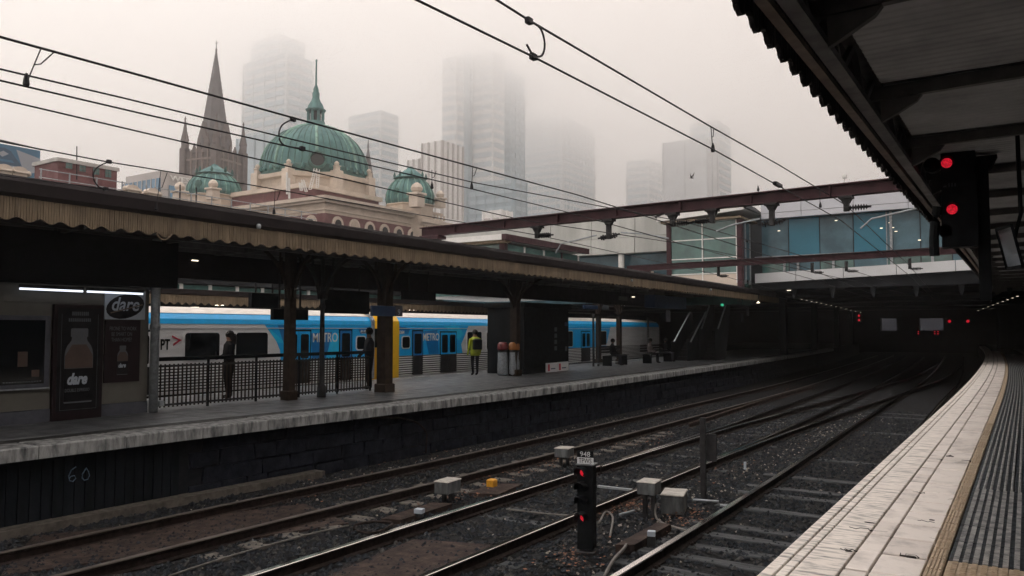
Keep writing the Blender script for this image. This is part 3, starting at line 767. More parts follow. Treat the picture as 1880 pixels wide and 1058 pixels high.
# white parapet panels
px_ = [-12.0, -9.9, -7.6, -5.2, -2.7, -.2, 2.4, 5.2, 8.]
for a, b in zip(px_, px_[1:]):
    za, zb = 4.06 + .03 * (a + 12), 4.06 + .03 * (b + 12)
    MB().prism([(a + .015, za), (b - .015, zb), (b - .015, zb + .5), (a + .015, za + .5)], lambda u, v, t: (u, t, v), YB, YB + .12).build('parapet_panel', M['fascia2'], br)
q = MB()
for i in range(150):
    x = -11.9 + i * .13; q.box(x, x + .06, YB - .02, YB + .1, 3.99 + .03 * (x + 12), 4.05 + .03 * (x + 12))
q.build('drip_fringe', M['soffit'], br)
# glazing: each pane of its own
gx = [(1398, 'tealg'), (1448, 'teal'), (1505, 'tealg'), (1567, 'teal'), (1628, 'tealg'), (1690, 'tealg'), (1748, 'teal'), (1800, 'tealg'), (1840, 'teal')]
for (a, mt_), (b, _) in zip(gx, gx[1:]):
    xa, xb = at(a, 440, Y=YB + .5).x, at(b, 440, Y=YB + .5).x
    MB().box(xa + .02, xb - .02, YB + .5, YB + .53, 5.3, 7.42).build('glass_pane', M[mt_], br)
    MB().box(xa + .02, xb - .02, YB + .5, YB + .53, 4.5, 5.25).build('glass_pane', M['tealgreen' if mt_ == 'tealg' else 'tealg'], br)
    MB().box(xb - .02, xb + .02, YB + .48, YB + .54, 4.5, 7.42).build('mullion', M['galv' if b == 1628 else 'soffit'], br)
MB().box(-12, 8, YB + .42, YB + .58, 5.25, 5.3).build('transom', M['soffit'], br)
for x in (1637, 1712, 1440, 1465, 1530):
    p = at(x, 470, Y=YB + .4); MB().box(p.x - .06, p.x + .06, YB + .36, YB + .44, 4.45, 5.28 if x != 1637 else 7.4).build('glazing_post', M['galv'], br)
MB().box(-12, 8, YB + .05, YB + .08, 5.42, 5.46).build('handrail', M['galv'], br)
# upper fascia cladding
fx = [-11.6, -9.55, -7.05, -4.6, -2.2, .2, 2.6, 5.2, 8]
for r_, (z0, z1) in enumerate(((7.43, 7.72), (7.73, 8.52), (8.53, 8.86))):
    for a, b in zip(fx, fx[1:]):
        MB().box(a + .012, b - .012, YB - .1 + (.08 if r_ == 2 else 0), YB + .3, z0, z1 - .012).build('fascia_panel', M['fascia'], br)
MB().box(-11.6, 8, YB - .02, YB + 5, 7.44, 8.84).build('fascia_core', M['soffit'], br)
for (x, yy) in ((1535, 405), (1618, 419), (1634, 409), (1639, 418), (1645, 425), (1688, 441), (1430, 424)):
    p = at(x, yy, Y=YB + .46); MB().bbox(p.x - .06, p.x + .06, YB + .44, YB + .49, p.z - .015, p.z + .015, .005).build('downlight', M['warmdim'], br)
# glazed stair tower
gt = thing('glass_stair_tower', 'green glass stair tower with dark red corner posts and pale roof', 'building', (-14.8, 40, 3))
YG = 40.0
xa, xb = at(1228, 450, Y=YG).x, at(1354, 450, Y=YG).x
zt, zb = 7.25, 4.55
MB().box(xa + .2, xb - .1, YG + .15, YG + 2.6, 2.9, zt).build('core', M['tealgreen'], gt)
for i in range(2):
    a = xa + .12 + (xb - xa - .1) * i / 2; b = a + (xb - xa - .22) / 2
    for j, (z0, z1) in enumerate(((4.55, 5.3), (5.36, 6.3), (6.36, zt))):
        MB().box(a, b - .04, YG + .02, YG + .06, z0, z1).build('glass_pane', M['tealgreen'], gt)
    MB().box(b - .04, b + .01, YG - .01, YG + .08, 4.0, zt).build('mullion', M['white'], gt)
for z in (4.5, 5.31, 6.31, zt): MB().box(xa + .1, xb, YG - .012, YG + .09, z, z + .05).build('transom', M['white'], gt)
for x in (xa - .12, xb - .02): MB().box(x, x + .26, YG - .05, YG + .3, 3.4, zt + .2).build('corner_post', M['oxide'], gt)
MB().box(xa + .14, xb - .05, YG + .01, YG + .08, 3.5, 4.48).build('base_panel', M['cream2'], gt)
for k_, yy in enumerate((YG + .8, YG + 1.6)):
    for j, (z0, z1) in enumerate(((4.2, 5.2), (5.3, 6.2), (6.3, 7.2))):
        MB().box(xb + .0, xb + .05, yy - .45, yy + .3, z0, z1).build('glass_pane', M['tealg'], gt)
    MB().box(xb - .02, xb + .1, yy + .3, yy + .37, 4.0, zt).build('mullion', M['galv'], gt)
MB().prism([(xa - .5, zt + .12), (xb + .55, zt + .42), (xb + .1, zt + .86), (xa + .7, zt + .80), (xa - .45, zt + .35)], lambda u, v, t: (u, t, v), YG - .5, YG + 2.8).build('roof', M['white'], gt)
MB().prism([(xa - .55, zt + .34), (xa + .7, zt + .80), (xb + .1, zt + .86), (xb + .6, zt + .42), (xb + .62, zt + .5), (xb + .12, zt + .96), (xa + .68, zt + .9), (xa - .57, zt + .42)], lambda u, v, t: (u, t, v), YG - .56, YG + 2.9).build('roof_edge', M['soffit'], gt)
MB().box(xa - .3, xb + .3, YG - .4, YG + 2.6, zt + .02, zt + .13).build('eave', M['valance'], gt)
# concrete wing to the left
cw = thing('concourse_wing', 'pale concrete concourse wing with stained panels left of the glass tower', 'building', (-24, 44, 4))
wx = [at(x, 430, Y=YB + .4).x for x in (800, 1010, 1085, 1165, 1228)]
for a, b in zip(wx, wx[1:]):
    MB().box(a + .02, b - .02, YB + .4, YB + .8, 6.1, 7.02).build('wall_panel', M['conc'], cw)
    MB().box(a + .02, b - .02, YB + .46, YB + .8, 7.05, 8.25).build('wall_panel', M['conc'], cw)
MB().box(wx[0], wx[-1], YB + .6, YB + 5, 6.12, 8.2).build('wall_core', M['conc'], cw)
MB().box(wx[0], wx[-1], YB + 1.2, YB + 1.4, 3.2, 6.1).build('window_wall', M['tealg'], cw)
p = at(1138, 480, Y=YB + .5); MB().lathe([(.18, 3.0), (.18, 6.1)], (p.x, YB + .7, 0), 12).build('column', M['white'], cw)
p = at(1170, 490, Y=YB + 1); MB().box(p.x - 1, p.x + 1, YB + .9, YB + 1.1, 3.3, 5.0).build('infill_panel', M['cream'], cw)
p = at(1118, 488, Y=YB + 1); MB().box(p.x - .22, p.x + .22, YB + .9, YB + 1.0, 4.6, 5.3).build('notice', M['white'], cw)
# lantern roof with dark red fascia in front of the wing
ln_ = thing('lantern_roof', 'low glazed roof lantern with dark red fascia beyond the canopy', 'building', (-21, 34, 3))
c0 = at(925, 462, Y=30.0); x1 = c0.x; LZ = at(925, 457, Y=30.0).z + .2
MB().box(x1 - 6, x1 - .05, 30.05, 37.4, 3.2, LZ + .06).build('core', M['tealgreen'], ln_)
for i in range(4):
    y0 = 30 + i * 1.8; MB().box(x1 - .04, x1 + .0, y0 + .1, y0 + 1.7, LZ - .95, LZ).build('glass_pane', M['tealgreen'], ln_)
    MB().box(x1 - .03, x1 + .04, y0 + 1.7, y0 + 1.8, LZ - 1.1, LZ + .05).build('mullion', M['white' if i % 3 != 2 else 'oxide'], ln_)
for i in range(3):
    MB().box(x1 - 6 + i * 2, x1 - 6 + i * 2 + 1.9, 29.98, 30.02, LZ - .95, LZ).build('glass_pane', M['tealgreen'], ln_)
MB().box(x1 - .2, x1 + .08, 29.92, 30.2, 3.5, LZ + .06).build('corner_post', M['oxide'], ln_)
MB().box(x1 - 6.6, x1 + .35, 29.6, 30.0, LZ + .05, LZ + .16).build('eave', M['valance'], ln_)
MB().box(x1 - 6.6, x1 + .2, 29.5, 37.6, LZ + .17, LZ + .42).build('roof', M['white'], ln_)
MB().box(x1 + .21, x1 + .45, 29.5, 37.6, LZ + .14, LZ + .42).build('fascia', M['oxide'], ln_)
# underside of the bridge: end wall with two openings to the daylight, piers
ew = thing('underpass', 'dark railway underpass below the bridge with two distant openings', 'tunnel', (-10, 110, 0))
YE = 110.
def xe(px__): return at(px__, 600, Y=YE).x
edges = [-60, xe(1617), xe(1646), xe(1688), xe(1732), 16]
z0, z1 = at(1632, 607, Y=YE).z, at(1632, 585, Y=YE).z
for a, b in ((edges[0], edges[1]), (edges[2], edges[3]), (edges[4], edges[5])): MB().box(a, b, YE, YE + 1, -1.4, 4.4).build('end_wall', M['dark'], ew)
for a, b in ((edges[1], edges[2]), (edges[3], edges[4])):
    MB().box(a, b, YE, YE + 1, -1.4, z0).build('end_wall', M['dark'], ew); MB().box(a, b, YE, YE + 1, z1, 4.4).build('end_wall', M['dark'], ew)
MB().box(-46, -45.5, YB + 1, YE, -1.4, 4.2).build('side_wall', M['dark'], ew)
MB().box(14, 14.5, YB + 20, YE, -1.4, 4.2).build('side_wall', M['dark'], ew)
for y in (52, 64, 78, 94):
    MB().bbox(-12.6 + bend(y) * 1.5, -12.2 + bend(y) * 1.5, y, y + .5, -1.3, 4.1, .02).build('pier', M['dark'], ew)
    MB().box(-46, 12, y, y + .3, 3.75, 4.1).build('cross_girder', M['soffit'], ew)
tag(MB().box(-60, 20, 125, 126, -1.4, 9).build('backing_building', M['kplinth']), 'grey building glimpsed through the underpass openings', 'building')
ORD = ('nearest', 'second nearest', 'third nearest', 'fourth nearest', 'fifth nearest', 'sixth nearest', 'seventh nearest', 'eighth nearest', 'ninth nearest', 'tenth nearest', 'eleventh nearest', 'second farthest', 'farthest')
# lines of lamps under the bridge
for i in range(13):
    t_ = i / 12; x = 1472 + (1580 - 1472) * t_; yy = 550 + (574 - 550) * t_ ** 1.1
    y = 48 + 50 * t_ ** 1.4
    p = at(x, yy, Y=y); ceil_lamp(p.x, p.y, p.z, 'small warm lamp, %s in the left row receding under the bridge' % ORD[i], .22 + .1 * t_, 'lamps receding on the left under the bridge')
for i in range(9):
    t_ = i / 8; x = 1868 - (1868 - 1796) * t_; yy = 544 + (570 - 544) * t_
    p = at(x, yy, Y=28 + 45 * t_); ceil_lamp(p.x, p.y, p.z, 'small warm lamp, %s in the right row receding along the near platform' % ORD[i], .2 + .1 * t_, 'lamps receding on the right along the platform')
for (x, yy) in ((1427, 529), (1449, 533)):
    p = at(x, yy, Y=44); ceil_lamp(p.x, p.y, p.z, '%s lamp of the pair under the front edge of the bridge' % ('left' if x < 1440 else 'right'), .7, 'lamps at the bridge front edge')

# ================================================================== GANTRIES AND WIRES
YG1, YG2 = 16.5, 31.0
def ibeam(m, p0, p1, w, h, t=.03):
    p0, p1 = Vector(p0), Vector(p1)
    u = Vector((0, 0, 1))
    m.bar(p0 + u * (h / 2 - t / 2), p1 + u * (h / 2 - t / 2), w, t); m.bar(p0 - u * (h / 2 - t / 2), p1 - u * (h / 2 - t / 2), w, t); m.bar(p0, p1, t, h - 2 * t)
    return m
def insulator(m, p, d, L=.36, r=.07, n=7):
    p, d = Vector(p), Vector(d).normalized()
    a = d.orthogonal().normalized(); b = d.cross(a)
    for i in range(n):
        c = p + d * (L * (i + .5) / n); base = len(m.v); rr = r * (1 if 0 < i < n - 1 else .8)
        for off, q in ((-.012, rr * .6), (0, rr), (.012, rr * .6)):
            for j in range(8):
                t = j * math.pi / 4; m.v.append(tuple(c + d * off + (a * math.cos(t) + b * math.sin(t)) * q))
        for k in range(2):
            for j in range(8): m.f.append((base + k * 8 + j, base + k * 8 + (j + 1) % 8, base + (k + 1) * 8 + (j + 1) % 8, base + (k + 1) * 8 + j))
        m.f.append(tuple(base + j for j in range(7, -1, -1))); m.f.append(tuple(base + 16 + j for j in range(8)))
    m.tube([p - d * .04, p + d * (L + .06)], .022, 6)
    return m
def zg1(x): return 4.235 + .012 * (x + 13.5)
g1 = thing('overhead_gantry', 'dark red steel gantry beam spanning the tracks in front', 'gantry', (-8, YG1, 4))
b0, b1 = (-13.65, YG1, zg1(-13.65)), (0.6, YG1, zg1(.6))
ibeam(MB(), b0, b1, .22, .25, .024).build('beam', M['oxide'], g1)
MB().bbox(-13.55, -13.1, YG1 - .16, YG1 + .16, 3.55, 4.02, .01).build('column', M['oxide'], g1)
MB().bbox(-13.75, -12.95, YG1 - .17, YG1 + .17, 4.02, 4.11, .01).build('cap_plate', M['oxide'], g1)
MB().bar((-13.1, YG1, 3.78), (-12.5, YG1, 3.62), .06, .06).build('brace', M['oxide'], g1)
MB().bbox(.7, 1.05, YG1 - .16, YG1 + .16, 0, 3.6, .01).build('column', M['oxide'], g1)
for x in np.arange(-12.5, .5, 1.55):
    MB().box(x, x + .02, YG1 - .10, YG1 + .10, zg1(x) - .10, zg1(x) + .10).build('stiffener', M['oxide'], g1)
def hanger(x, kind, side, long_=False):
    zb = zg1(x) - .127; q = MB()
    q.bbox(x - .13, x + .13, YG1 - .12, YG1 + .12, zb - .05, zb, .004)
    q.prism([(-.11, 0), (.11, 0), (.06, -.09), (-.06, -.09)], lambda u, v, t: (x + u, t, zb - .05 + v), YG1 - .06, YG1 + .06)
    L = .46 if long_ else .30
    q.bbox(x - .05, x + .05, YG1 - .05, YG1 + .05, zb - L, zb - .1, .004)
    h = q.build('hanger', M['steel'], g1)
    if kind == 'pull':                                     # horizontal strain insulator across
        insulator(MB(), (x + side * .05, YG1 - .02, zb - L + .06), (side, .06, .0), .34).build('insulator', M['wire'], h, smooth=False)
    else:                                                  # pair of small bell insulators
        for s_ in (-1, 1): insulator(MB(), (x + s_ * .06, YG1, zb - L + .05), (s_, 0, .25 if s_ > 0 else -.1), .16, .075, 3).build('insulator', M['wire'], h)
for x, k_, s_, lg in ((-10.0, 'pull', 1, False), (-8.06, 'bell', 1, True), (-6.5, 'pull', 1, False), (-5.6, 'pull', -1, False), (-4.34, 'bell', 1, True), (-2.9, 'pull', 1, False)): hanger(x, k_, s_, lg)
for pts in (((1020, 465), (1030, 448), (1095, 432)), ((1228, 438), (1185, 430), (1140, 427)), ((1315, 425), (1345, 413), (1395, 402)), ((1580, 420), (1600, 402), (1695, 380))):
    MB().tube([at(*p, Y=YG1 - .05) for p in pts], .018, 6).build('registration_arm', M['galv'], g1)
g2 = thing('overhead_gantry', 'second dark red gantry beam in front of the glazed bridge', 'gantry', (-8, YG2, 4))
ibeam(MB(), (-14.3, YG2, 4.21), (.4, YG2, 4.37), .22, .25, .024).build('beam', M['oxide'], g2)
MB().bbox(-13.9, -13.5, YG2 - .15, YG2 + .15, 3.55, 4.0, .01).build('column', M['oxide'], g2)
MB().prism([(-.5, 0), (.5, 0), (.2, -.35), (-.2, -.35)], lambda u, v, t: (-13.7 + u, t, 4.09 + v), YG2 - .1, YG2 + .1).build('haunch', M['oxide'], g2)
for x in (-10.3, -6.7, -5.5, -3.4):
    q = MB(); q.bbox(x - .05, x + .05, YG2 - .05, YG2 + .05, 3.75, 4.12, .004); insulator(q, (x + .05, YG2, 3.75), (1, 0, 0), .3); q.build('hanger', M['steel'], g2)
# wires
def wire(label, pts, r=.014, grp=None):
    return tag(MB().tube(pts, r, 6).build('overhead_wire', M['wire'], smooth=True), label, 'wire', grp)
def wz(pts, X):      # measured points on the vertical plane of a wire
    return [at(x, y, X=X) for x, y in pts]
wire('topmost of the left overhead wires crossing in front of the spire', [Vector((-6.55, -3, 3.80))] + wz([(0, 68), (270, 142), (540, 217), (800, 288), (1060, 358)], -6.55) + [Vector((-6.5, YG1, 3.93)), Vector((-6.7, YG2, 3.85)), Vector((-7.2, 48, 3.6))], .0108)
wire('second from top of the left overhead wires', [Vector((-7.35, -3, 3.84))] + wz([(0, 127), (230, 181), (540, 257), (868, 335)], -7.35) + [Vector((-6.2, YG1, 3.97)), Vector((-5.5, YG2, 3.85)), Vector((-4.6, 48, 3.6))], .009)
wire('third from top of the left overhead wires', [Vector((-6.6, -3, 3.52))] + wz([(0, 148), (270, 211), (555, 275), (866, 347), (1035, 388)], -6.6) + [Vector((-6.55, YG1, 3.58)), Vector((-6.7, YG2, 3.5)), Vector((-7.2, 48, 3.3))], .0082)
wire('fourth from top of the left overhead wires', [Vector((-7.35, -3, 3.6))] + wz([(0, 182), (290, 250), (600, 322), (793, 347)], -7.35)[:-1] + [Vector((-7.3, 11.6, 3.52)), Vector((-6.4, YG1, 3.52)), Vector((-5.5, YG2, 3.45)), Vector((-4.6, 48, 3.3))], .0082)
wire('thin overhead wire passing over the red brick building', [Vector((-10, -3, 3.84))] + wz([(0, 260), (195, 297), (450, 338), (800, 400)], -10.) + [Vector((-10., YG1, 3.93)), Vector((-10.3, YG2, 3.8)), Vector((-11, 48, 3.55))], .009)
wire('lowest overhead wire just above the far canopy gutter', [Vector((-10, -3, 3.44))] + wz([(0, 322), (195, 347), (470, 390), (770, 440)], -10.) + [Vector((-10., 15, 3.42)), Vector((-10.2, YG2, 3.4)), Vector((-11, 48, 3.2))], .0082)
wire('lower of the two steep overhead wires on the right', [Vector((-3.0, -3, 3.55))] + wz([(765, 0), (980, 105), (1310, 275), (1430, 342)], -3.0) + [Vector((-3.0, YG1, 3.76)), Vector((-3.4, YG2, 3.5)), Vector((-4.2, 48, 3.3))], .0082)
wire('upper of the two steep overhead wires on the right', [Vector((-3.05, -3, 3.93))] + wz([(912, 0), (972, 38), (1300, 230), (1430, 303)], -3.05) + [Vector((-2.9, YG1, 4.05)), Vector((-3.4, YG2, 3.85)), Vector((-4.2, 48, 3.6))], .009)
wire('faint overhead wire beyond the far canopy near the clerestory', [at(0, 258, X=-22.), at(75, 275, X=-22.)], .02)
# droppers with clamp
def dropper(pa, pb, X, label):
    a, b = at(*pa, X=X), at(*pb, X=X); t = thing('wire_dropper', label, 'dropper', b)
    q = MB(); mid = a * .55 + b * .45
    q.tube([a, mid, b], .0055, 5); q.tube([a + Vector((0, .10, 0)), mid + Vector((0, .05, .02)), mid], .0055, 5); q.build('loop', M['wire'], t)
    MB().lathe([(.008, .09), (.02, .045), (.026, .0), (.02, -.015)], b, 7).build('clamp', M['wire'], t)
dropper((75, 90), (48, 155), -6.58, 'wire dropper at the left edge of the sky')
dropper((793, 312), (793, 345), -7.35, 'wire dropper in front of the cream tower')
dropper((868, 306), (866, 346), -6.58, 'wire dropper in front of the pale glass tower')
dropper((1305, 232), (1309, 277), -3.02, 'wire dropper on the two steep right hand wires')
dropper((1504, 345), (1506, 380), -3.02, 'wire dropper near the right end of the gantry')
dropper((295, 315), (287, 385), -10., 'wire dropper left of the green corner dome')
dropper((505, 350), (503, 392), -10., 'wire dropper in front of the cream cornice')
def jumper(pts, X, label):
    P_ = [at(*p, X=X) for p in pts]; t = thing('jumper_cable', label, 'cable', P_[0])
    MB().tube(smooth_path(P_, 4), .009, 6).build('loop', M['wire'], t, smooth=True)
    for p in (P_[0], P_[-1]): MB().bbox(p.x - .018, p.x + .018, p.y - .03, p.y + .03, p.z - .024, p.z + .024, .006).build('clamp', M['wire'], t)
jumper([(538, 219), (518, 230), (512, 250), (522, 267), (555, 273)], -6.57, 'curved jumper cable in front of the big green dome')
jumper([(200, 297), (178, 308), (171, 325), (180, 342), (194, 347)], -10., 'curved jumper cable in front of the red brick building')
jumper([(971, 38), (992, 52), (1000, 80), (995, 102), (979, 104)], -3.02, 'curved jumper cable between the two steep wires')
MB_ = MB().tube([at(967, 82, X=-3.02), at(979, 104, X=-3.02)], .009, 6).build('cable_tail', M['wire']); tag(MB_, 'short cable tail standing on the steep overhead wire', 'cable')
p = at(1428, 342, X=-3.0); tag(MB().bbox(p.x - .03, p.x + .03, p.y - .16, p.y + .16, p.z, p.z + .05, .01).build('wire_splice', M['wire']), 'splice clamp on the steep wire near the white fascia', 'clamp')

# ================================================================== SIGNALS
def lens_at(p, d, r, m, name='red_lens', parent=None):
    d = Vector(d).normalized(); a = d.orthogonal().normalized(); b = d.cross(a); q = MB(); n = 16
    rings = ((0, .03), (.6, .026), (1, .0)); base = 0
    q.v.append(tuple(Vector(p) + d * .03))
    for rr, dz in rings[1:]:
        for j in range(n): q.v.append(tuple(Vector(p) + d * dz + (a * math.cos(j * 2 * math.pi / n) + b * math.sin(j * 2 * math.pi / n)) * r * rr))
    for j in range(n):
        q.f.append((0, 1 + j, 1 + (j + 1) % n)); q.f.append((1 + j, 1 + n + j, 1 + n + (j + 1) % n, 1 + (j + 1) % n))
    return q.build(name, m, parent, smooth=True)
def hood(p, d, r, L, m, parent):
    """half-round visor over a lens"""
    d = Vector(d).normalized(); s_ = d.cross(Vector((0, 0, 1))).normalized(); u = Vector((0, 0, 1)); q = MB(); n = 10
    for k_ in (0, 1):
        for j in range(n + 1):
            t = math.pi * (-.12 + 1.24 * j / n)
            for rr in (r, r + .008): q.v.append(tuple(Vector(p) + d * (L * k_ * (1 - .35 * abs(math.cos(t)))) + (s_ * math.cos(t) + u * math.sin(t)) * rr))
    W = 2 * (n + 1)
    for j in range(n):
        for o_ in (0, 1): a = 2 * j + o_; q.f.append((a, a + 2, a + 2 + W, a + W))
        q.f.append((W + 2 * j, W + 2 * j + 2, W + 2 * j + 3, W + 2 * j + 1))
    return q.build('visor', m, parent)
# dwarf signal 948
S = at(1078, 1012, Z=-1.2); F_ = (Vector((0, 0, 0)) - Vector((S.x, S.y, 0)))
SD = Vector((.22, -1, 0)).normalized(); SX = Vector((SD.y, -SD.x, 0)) * -1
SX = Vector((-SD.y, SD.x, 0))
ds = thing('dwarf_signal', 'short black trackside signal with two red lights and number plate', 'signal', (S.x, S.y, -1.2))
def sbox(u0, u1, w0, w1, z0, z1, b=.01):
    """box in the signal's own frame: u across, w towards the driver"""
    q = MB().bbox(u0, u1, w0, w1, z0, z1, b); q.v = [tuple(Vector((S.x, S.y, 0)) + SX * u + SD * w + Vector((0, 0, z))) for u, w, z in q.v]; return q
zz = lambda y: at(1078, y, W=(Vector((S.x, S.y, 0))).dot(_fw)).z
ztop, z1, z2, zb_ = zz(850), zz(863), zz(943), zz(1000)
sbox(-.10, .10, -.09, .10, zb_, ztop, .012).build('housing', M['black'], ds)
sbox(-.12, .12, -.10, .12, ztop, ztop + .012, .003).build('roof', M['grey'], ds)
sbox(-.13, .13, -.1, .13, -1.3, -1.18, .01).build('foot', M['steel'], ds)
for z, on in ((z1, 1), (z1 * .67 + z2 * .33, 0), (z1 * .36 + z2 * .64, 0), (z2, 1)):
    c = Vector((S.x, S.y, z)) + SD * .10 - SX * .02
    lens_at(c, (-.25, -1, 0), .052, M['red' if on else 'black'], 'red_lens' if on else 'dark_lens', ds)
    hood(c, (-.12, -1, 0), .07, .15, M['black'], ds)
n1 = sbox(-.105, .105, .06, .075, zz(848), zz(837), .002).build('plate', M['fascia2'], ds); tag(n1, 'white plate with four black letters')
n2 = sbox(-.105, .105, .06, .075, zz(836.5), zz(825), .002).build('plate', M['black'], ds); tag(n2, 'black plate with white number')
tax = (tuple(SX), (0, 0, 1), tuple(SD))
def stext(body, u, z, size, m, xs=1.):
    p = Vector((S.x, S.y, z)) + SX * u + SD * .078; return text('plate_text', body, size, p, tax, m, ds, .001, align='CENTER', xs=xs)
stext('TPWS', 0, zz(846.6), .088, M['black'], .74); stext('948', 0, zz(835.0), .092, M['fascia2'], 1.0)
# hanging platform signal
HY = 10.0
hs = thing('platform_signal', 'large black signal head with two red lights hanging under the near canopy', 'signal', (-.7, HY, 3.5))
p1, p2 = at(1738, 299, Y=HY), at(1748, 384, Y=HY)
cx = (p1.x + p2.x) / 2
MB().prism([(-.13, .17), (.20, .20), (.215, -.22), (.21, -.95), (-.14, -.95)], lambda u, v, t: (cx + u + .05, t, p1.z + v), HY + .02, HY + .22).build('housing', M['black'], hs)
for p in (p1, p2):
    lens_at((p.x, HY + .018, p.z), (0.1, -1, 0), .057, M['red'], 'red_lens', hs); hood((p.x, HY + .018, p.z), (.1, -1, 0), .07, .08, M['black'], hs)
lens_at((p1.x - .16, HY + .06, p1.z), (0, -1, 0), .07, M['black'], 'dark_lens', hs); MB().tube([(p1.x - .15, HY + .04, p1.z + .0), (p1.x - .15, HY + .16, p1.z)], .085, 12).build('side_lamp', M['black'], hs)
pl = at(1736, 424, Y=HY); MB().tube([(pl.x, HY + .02, pl.z), (pl.x, HY + .18, pl.z)], .075, 12).build('side_lamp', M['black'], hs)
MB().box(cx - .06, cx - .03, HY + .012, HY + .02, p1.z - .27, p1.z - .255).box(cx - .01, cx + .0, HY + .012, HY + .02, p1.z - .27, p1.z - .23).box(cx + .02, cx + .03, HY + .012, HY + .02, p1.z - .27, p1.z - .23).box(cx + .05, cx + .06, HY + .012, HY + .02, p1.z - .27, p1.z - .235).build('plate_mark', M['kplinth'], hs)
pm0, pm1 = at(1800, 270, Y=HY + .3), at(1818, 552, Y=HY + .3)
MB().bbox(pm0.x - .05, pm0.x + .07, HY + .24, HY + .36, pm1.z, 3.52, .01).build('hanger_post', M['black'], hs)
for z in (p1.z, p2.z - .1): MB().bar((cx + .1, HY + .2, z), (pm0.x, HY + .3, z), .04, .04).build('bracket', M['black'], hs)
MB().tube([at(1786, 275, Y=HY + .2), at(1792, 340, Y=HY + .2), at(1794, 385, Y=HY + .2)], .012, 6).build('cable', M['steel'], hs)
MB().prism([(-.16, 0), (.16, 0), (.09, -.14), (-.09, -.14)], lambda u, v, t: (pm0.x + u, t, 3.56 + v), HY + .2, HY + .4).build('capital', M['black'], hs)
MB().tube(bez(at(1716, 470, Y=HY), at(1712, 420, Y=HY), at(1722, 380, Y=HY), 6), .05, 8).build('cable_loop', M['black'], hs)
# driver's mirror further along
P0 = at(1852, 455, Y=9.0); tgt = at(935, 655, X=-14.2)
nrm = ((CAM - P0).normalized() + (tgt - P0).normalized()).normalized()
ax_ = nrm.cross(Vector((0, 0, 1))).normalized(); ay_ = ax_.cross(nrm)
dm = thing('driver_mirror', 'driver mirror under the near canopy reflecting the far platform', 'mirror', P0)
q = MB(); w, h = .16, .20
q.prism([(-w, -h), (w, -h), (w, h), (-w, h)], lambda u, v, t: P0 + ax_ * u + ay_ * v + nrm * t, -.02, 0); q.build('mirror_glass', mir, dm)
q = MB()
for (a, b) in (((-w, -h), (w, -h)), ((w, -h), (w, h)), ((w, h), (-w, h)), ((-w, h), (-w, -h))): q.bar(P0 + ax_ * a[0] + ay_ * a[1] - nrm * .005, P0 + ax_ * b[0] + ay_ * b[1] - nrm * .005, .025, .03)
q.build('mirror_frame', M['black'], dm); MB().tube([P0 - nrm * .03, P0 - nrm * .12 + Vector((0, 0, .3)), (P0.x + .1, P0.y + .1, 3.55)], .02, 6).build('mirror_arm', M['black'], dm)
# red lights down the tunnel
def tiny_signal(pts, Y, label, r=.07):
    P_ = [at(*p, Y=Y) for p in pts]; c = P_[0]; t = thing('tunnel_signal', label, 'signal', c)
    zs = [p.z for p in P_]; xs = [p.x for p in P_]
    MB().bbox(min(xs) - .13, max(xs) + .13, Y + .03, Y + .2, min(zs) - .14, max(zs) + .14, .01).build('housing', M['black'], t)
    for p in P_: lens_at(p, (.3, -1, 0), r, M['red'], 'red_lens', t)
tiny_signal([(1577, 580), (1577, 588)], 70, 'pair of red signal lights stacked in the left of the tunnel', .09)
tiny_signal([(1743, 590)], 66, 'single red tunnel light right of the daylight opening', .11)
tiny_signal([(1777, 590)], 66, 'rightmost single red light in the tunnel', .11)
tiny_signal([(1686, 609), (1686, 613)], 85, 'two tiny red lights below the right opening, left one', .06)
tiny_signal([(1716, 609), (1722, 609), (1716, 613), (1722, 613)], 85, 'cluster of four tiny red lights below the right opening', .06)

# ================================================================== TRACKSIDE EQUIPMENT
def cabinet(label, p, sx, sy, sz, m, leg=0., rot=0., lid=True):
    t = thing('trackside_box', label, 'box', (p.x, p.y, p.z))
    def L(q): q.v = [(p.x + a * math.cos(rot) - b * math.sin(rot), p.y + a * math.sin(rot) + b * math.cos(rot), p.z + c) for a, b, c in q.v]; return q
    if leg:
        for dx in (-sx * .25, sx * .25): L(MB().bbox(dx - .03, dx + .03, -.03, .03, -leg, 0, .002)).build('leg', M['steel'], t)
    L(MB().bbox(-sx / 2, sx / 2, -sy / 2, sy / 2, 0, sz * .93, .006)).build('body', m, t)
    if lid: L(MB().bbox(-sx / 2 - .012, sx / 2 + .012, -sy / 2 - .012, sy / 2 + .012, sz * .93, sz, .012)).build('lid', M['pad2'], t)
    if sx > .2: L(MB().bbox(-sx * .42, sx * .42, -sy / 2 - .008, -sy / 2, sz * .06, sz * .80, .003)).build('door_panel', m, t)
    return t
cabinet('grey trackside box on a leg left of the dwarf signal plate', at(1036, 838, Z=-1.03), .30, .34, .19, M['grey'], .2, .15)
cabinet('grey trackside box near the yellow box between the tracks', at(822, 903, Z=-1.06), .26, .40, .20, M['grey'], .16, .1)
cabinet('grey box on a black stand right of the dwarf signal', at(1192, 905, Z=-.86), .27, .34, .19, M['grey'], .42, .1)
cabinet('large low grey cabinet behind the black stand', at(1238, 938, Z=-1.22), .34, .52, .30, M['grey'], 0, .25)
cabinet('tiny white marker block on the brown trough lid', at(1196, 984, Z=-1.05), .10, .08, .07, M['ink'], .12, .3, lid=False)
cabinet('tiny white marker block beside the bright middle rail', at(770, 942, Z=-1.14), .13, .11, .07, M['ink'], .06, .2, lid=False)
cabinet('small white marker stake among the ballast', at(1368, 862, Z=-1.2), .045, .045, .16, M['ink'], 0, .1, lid=False)
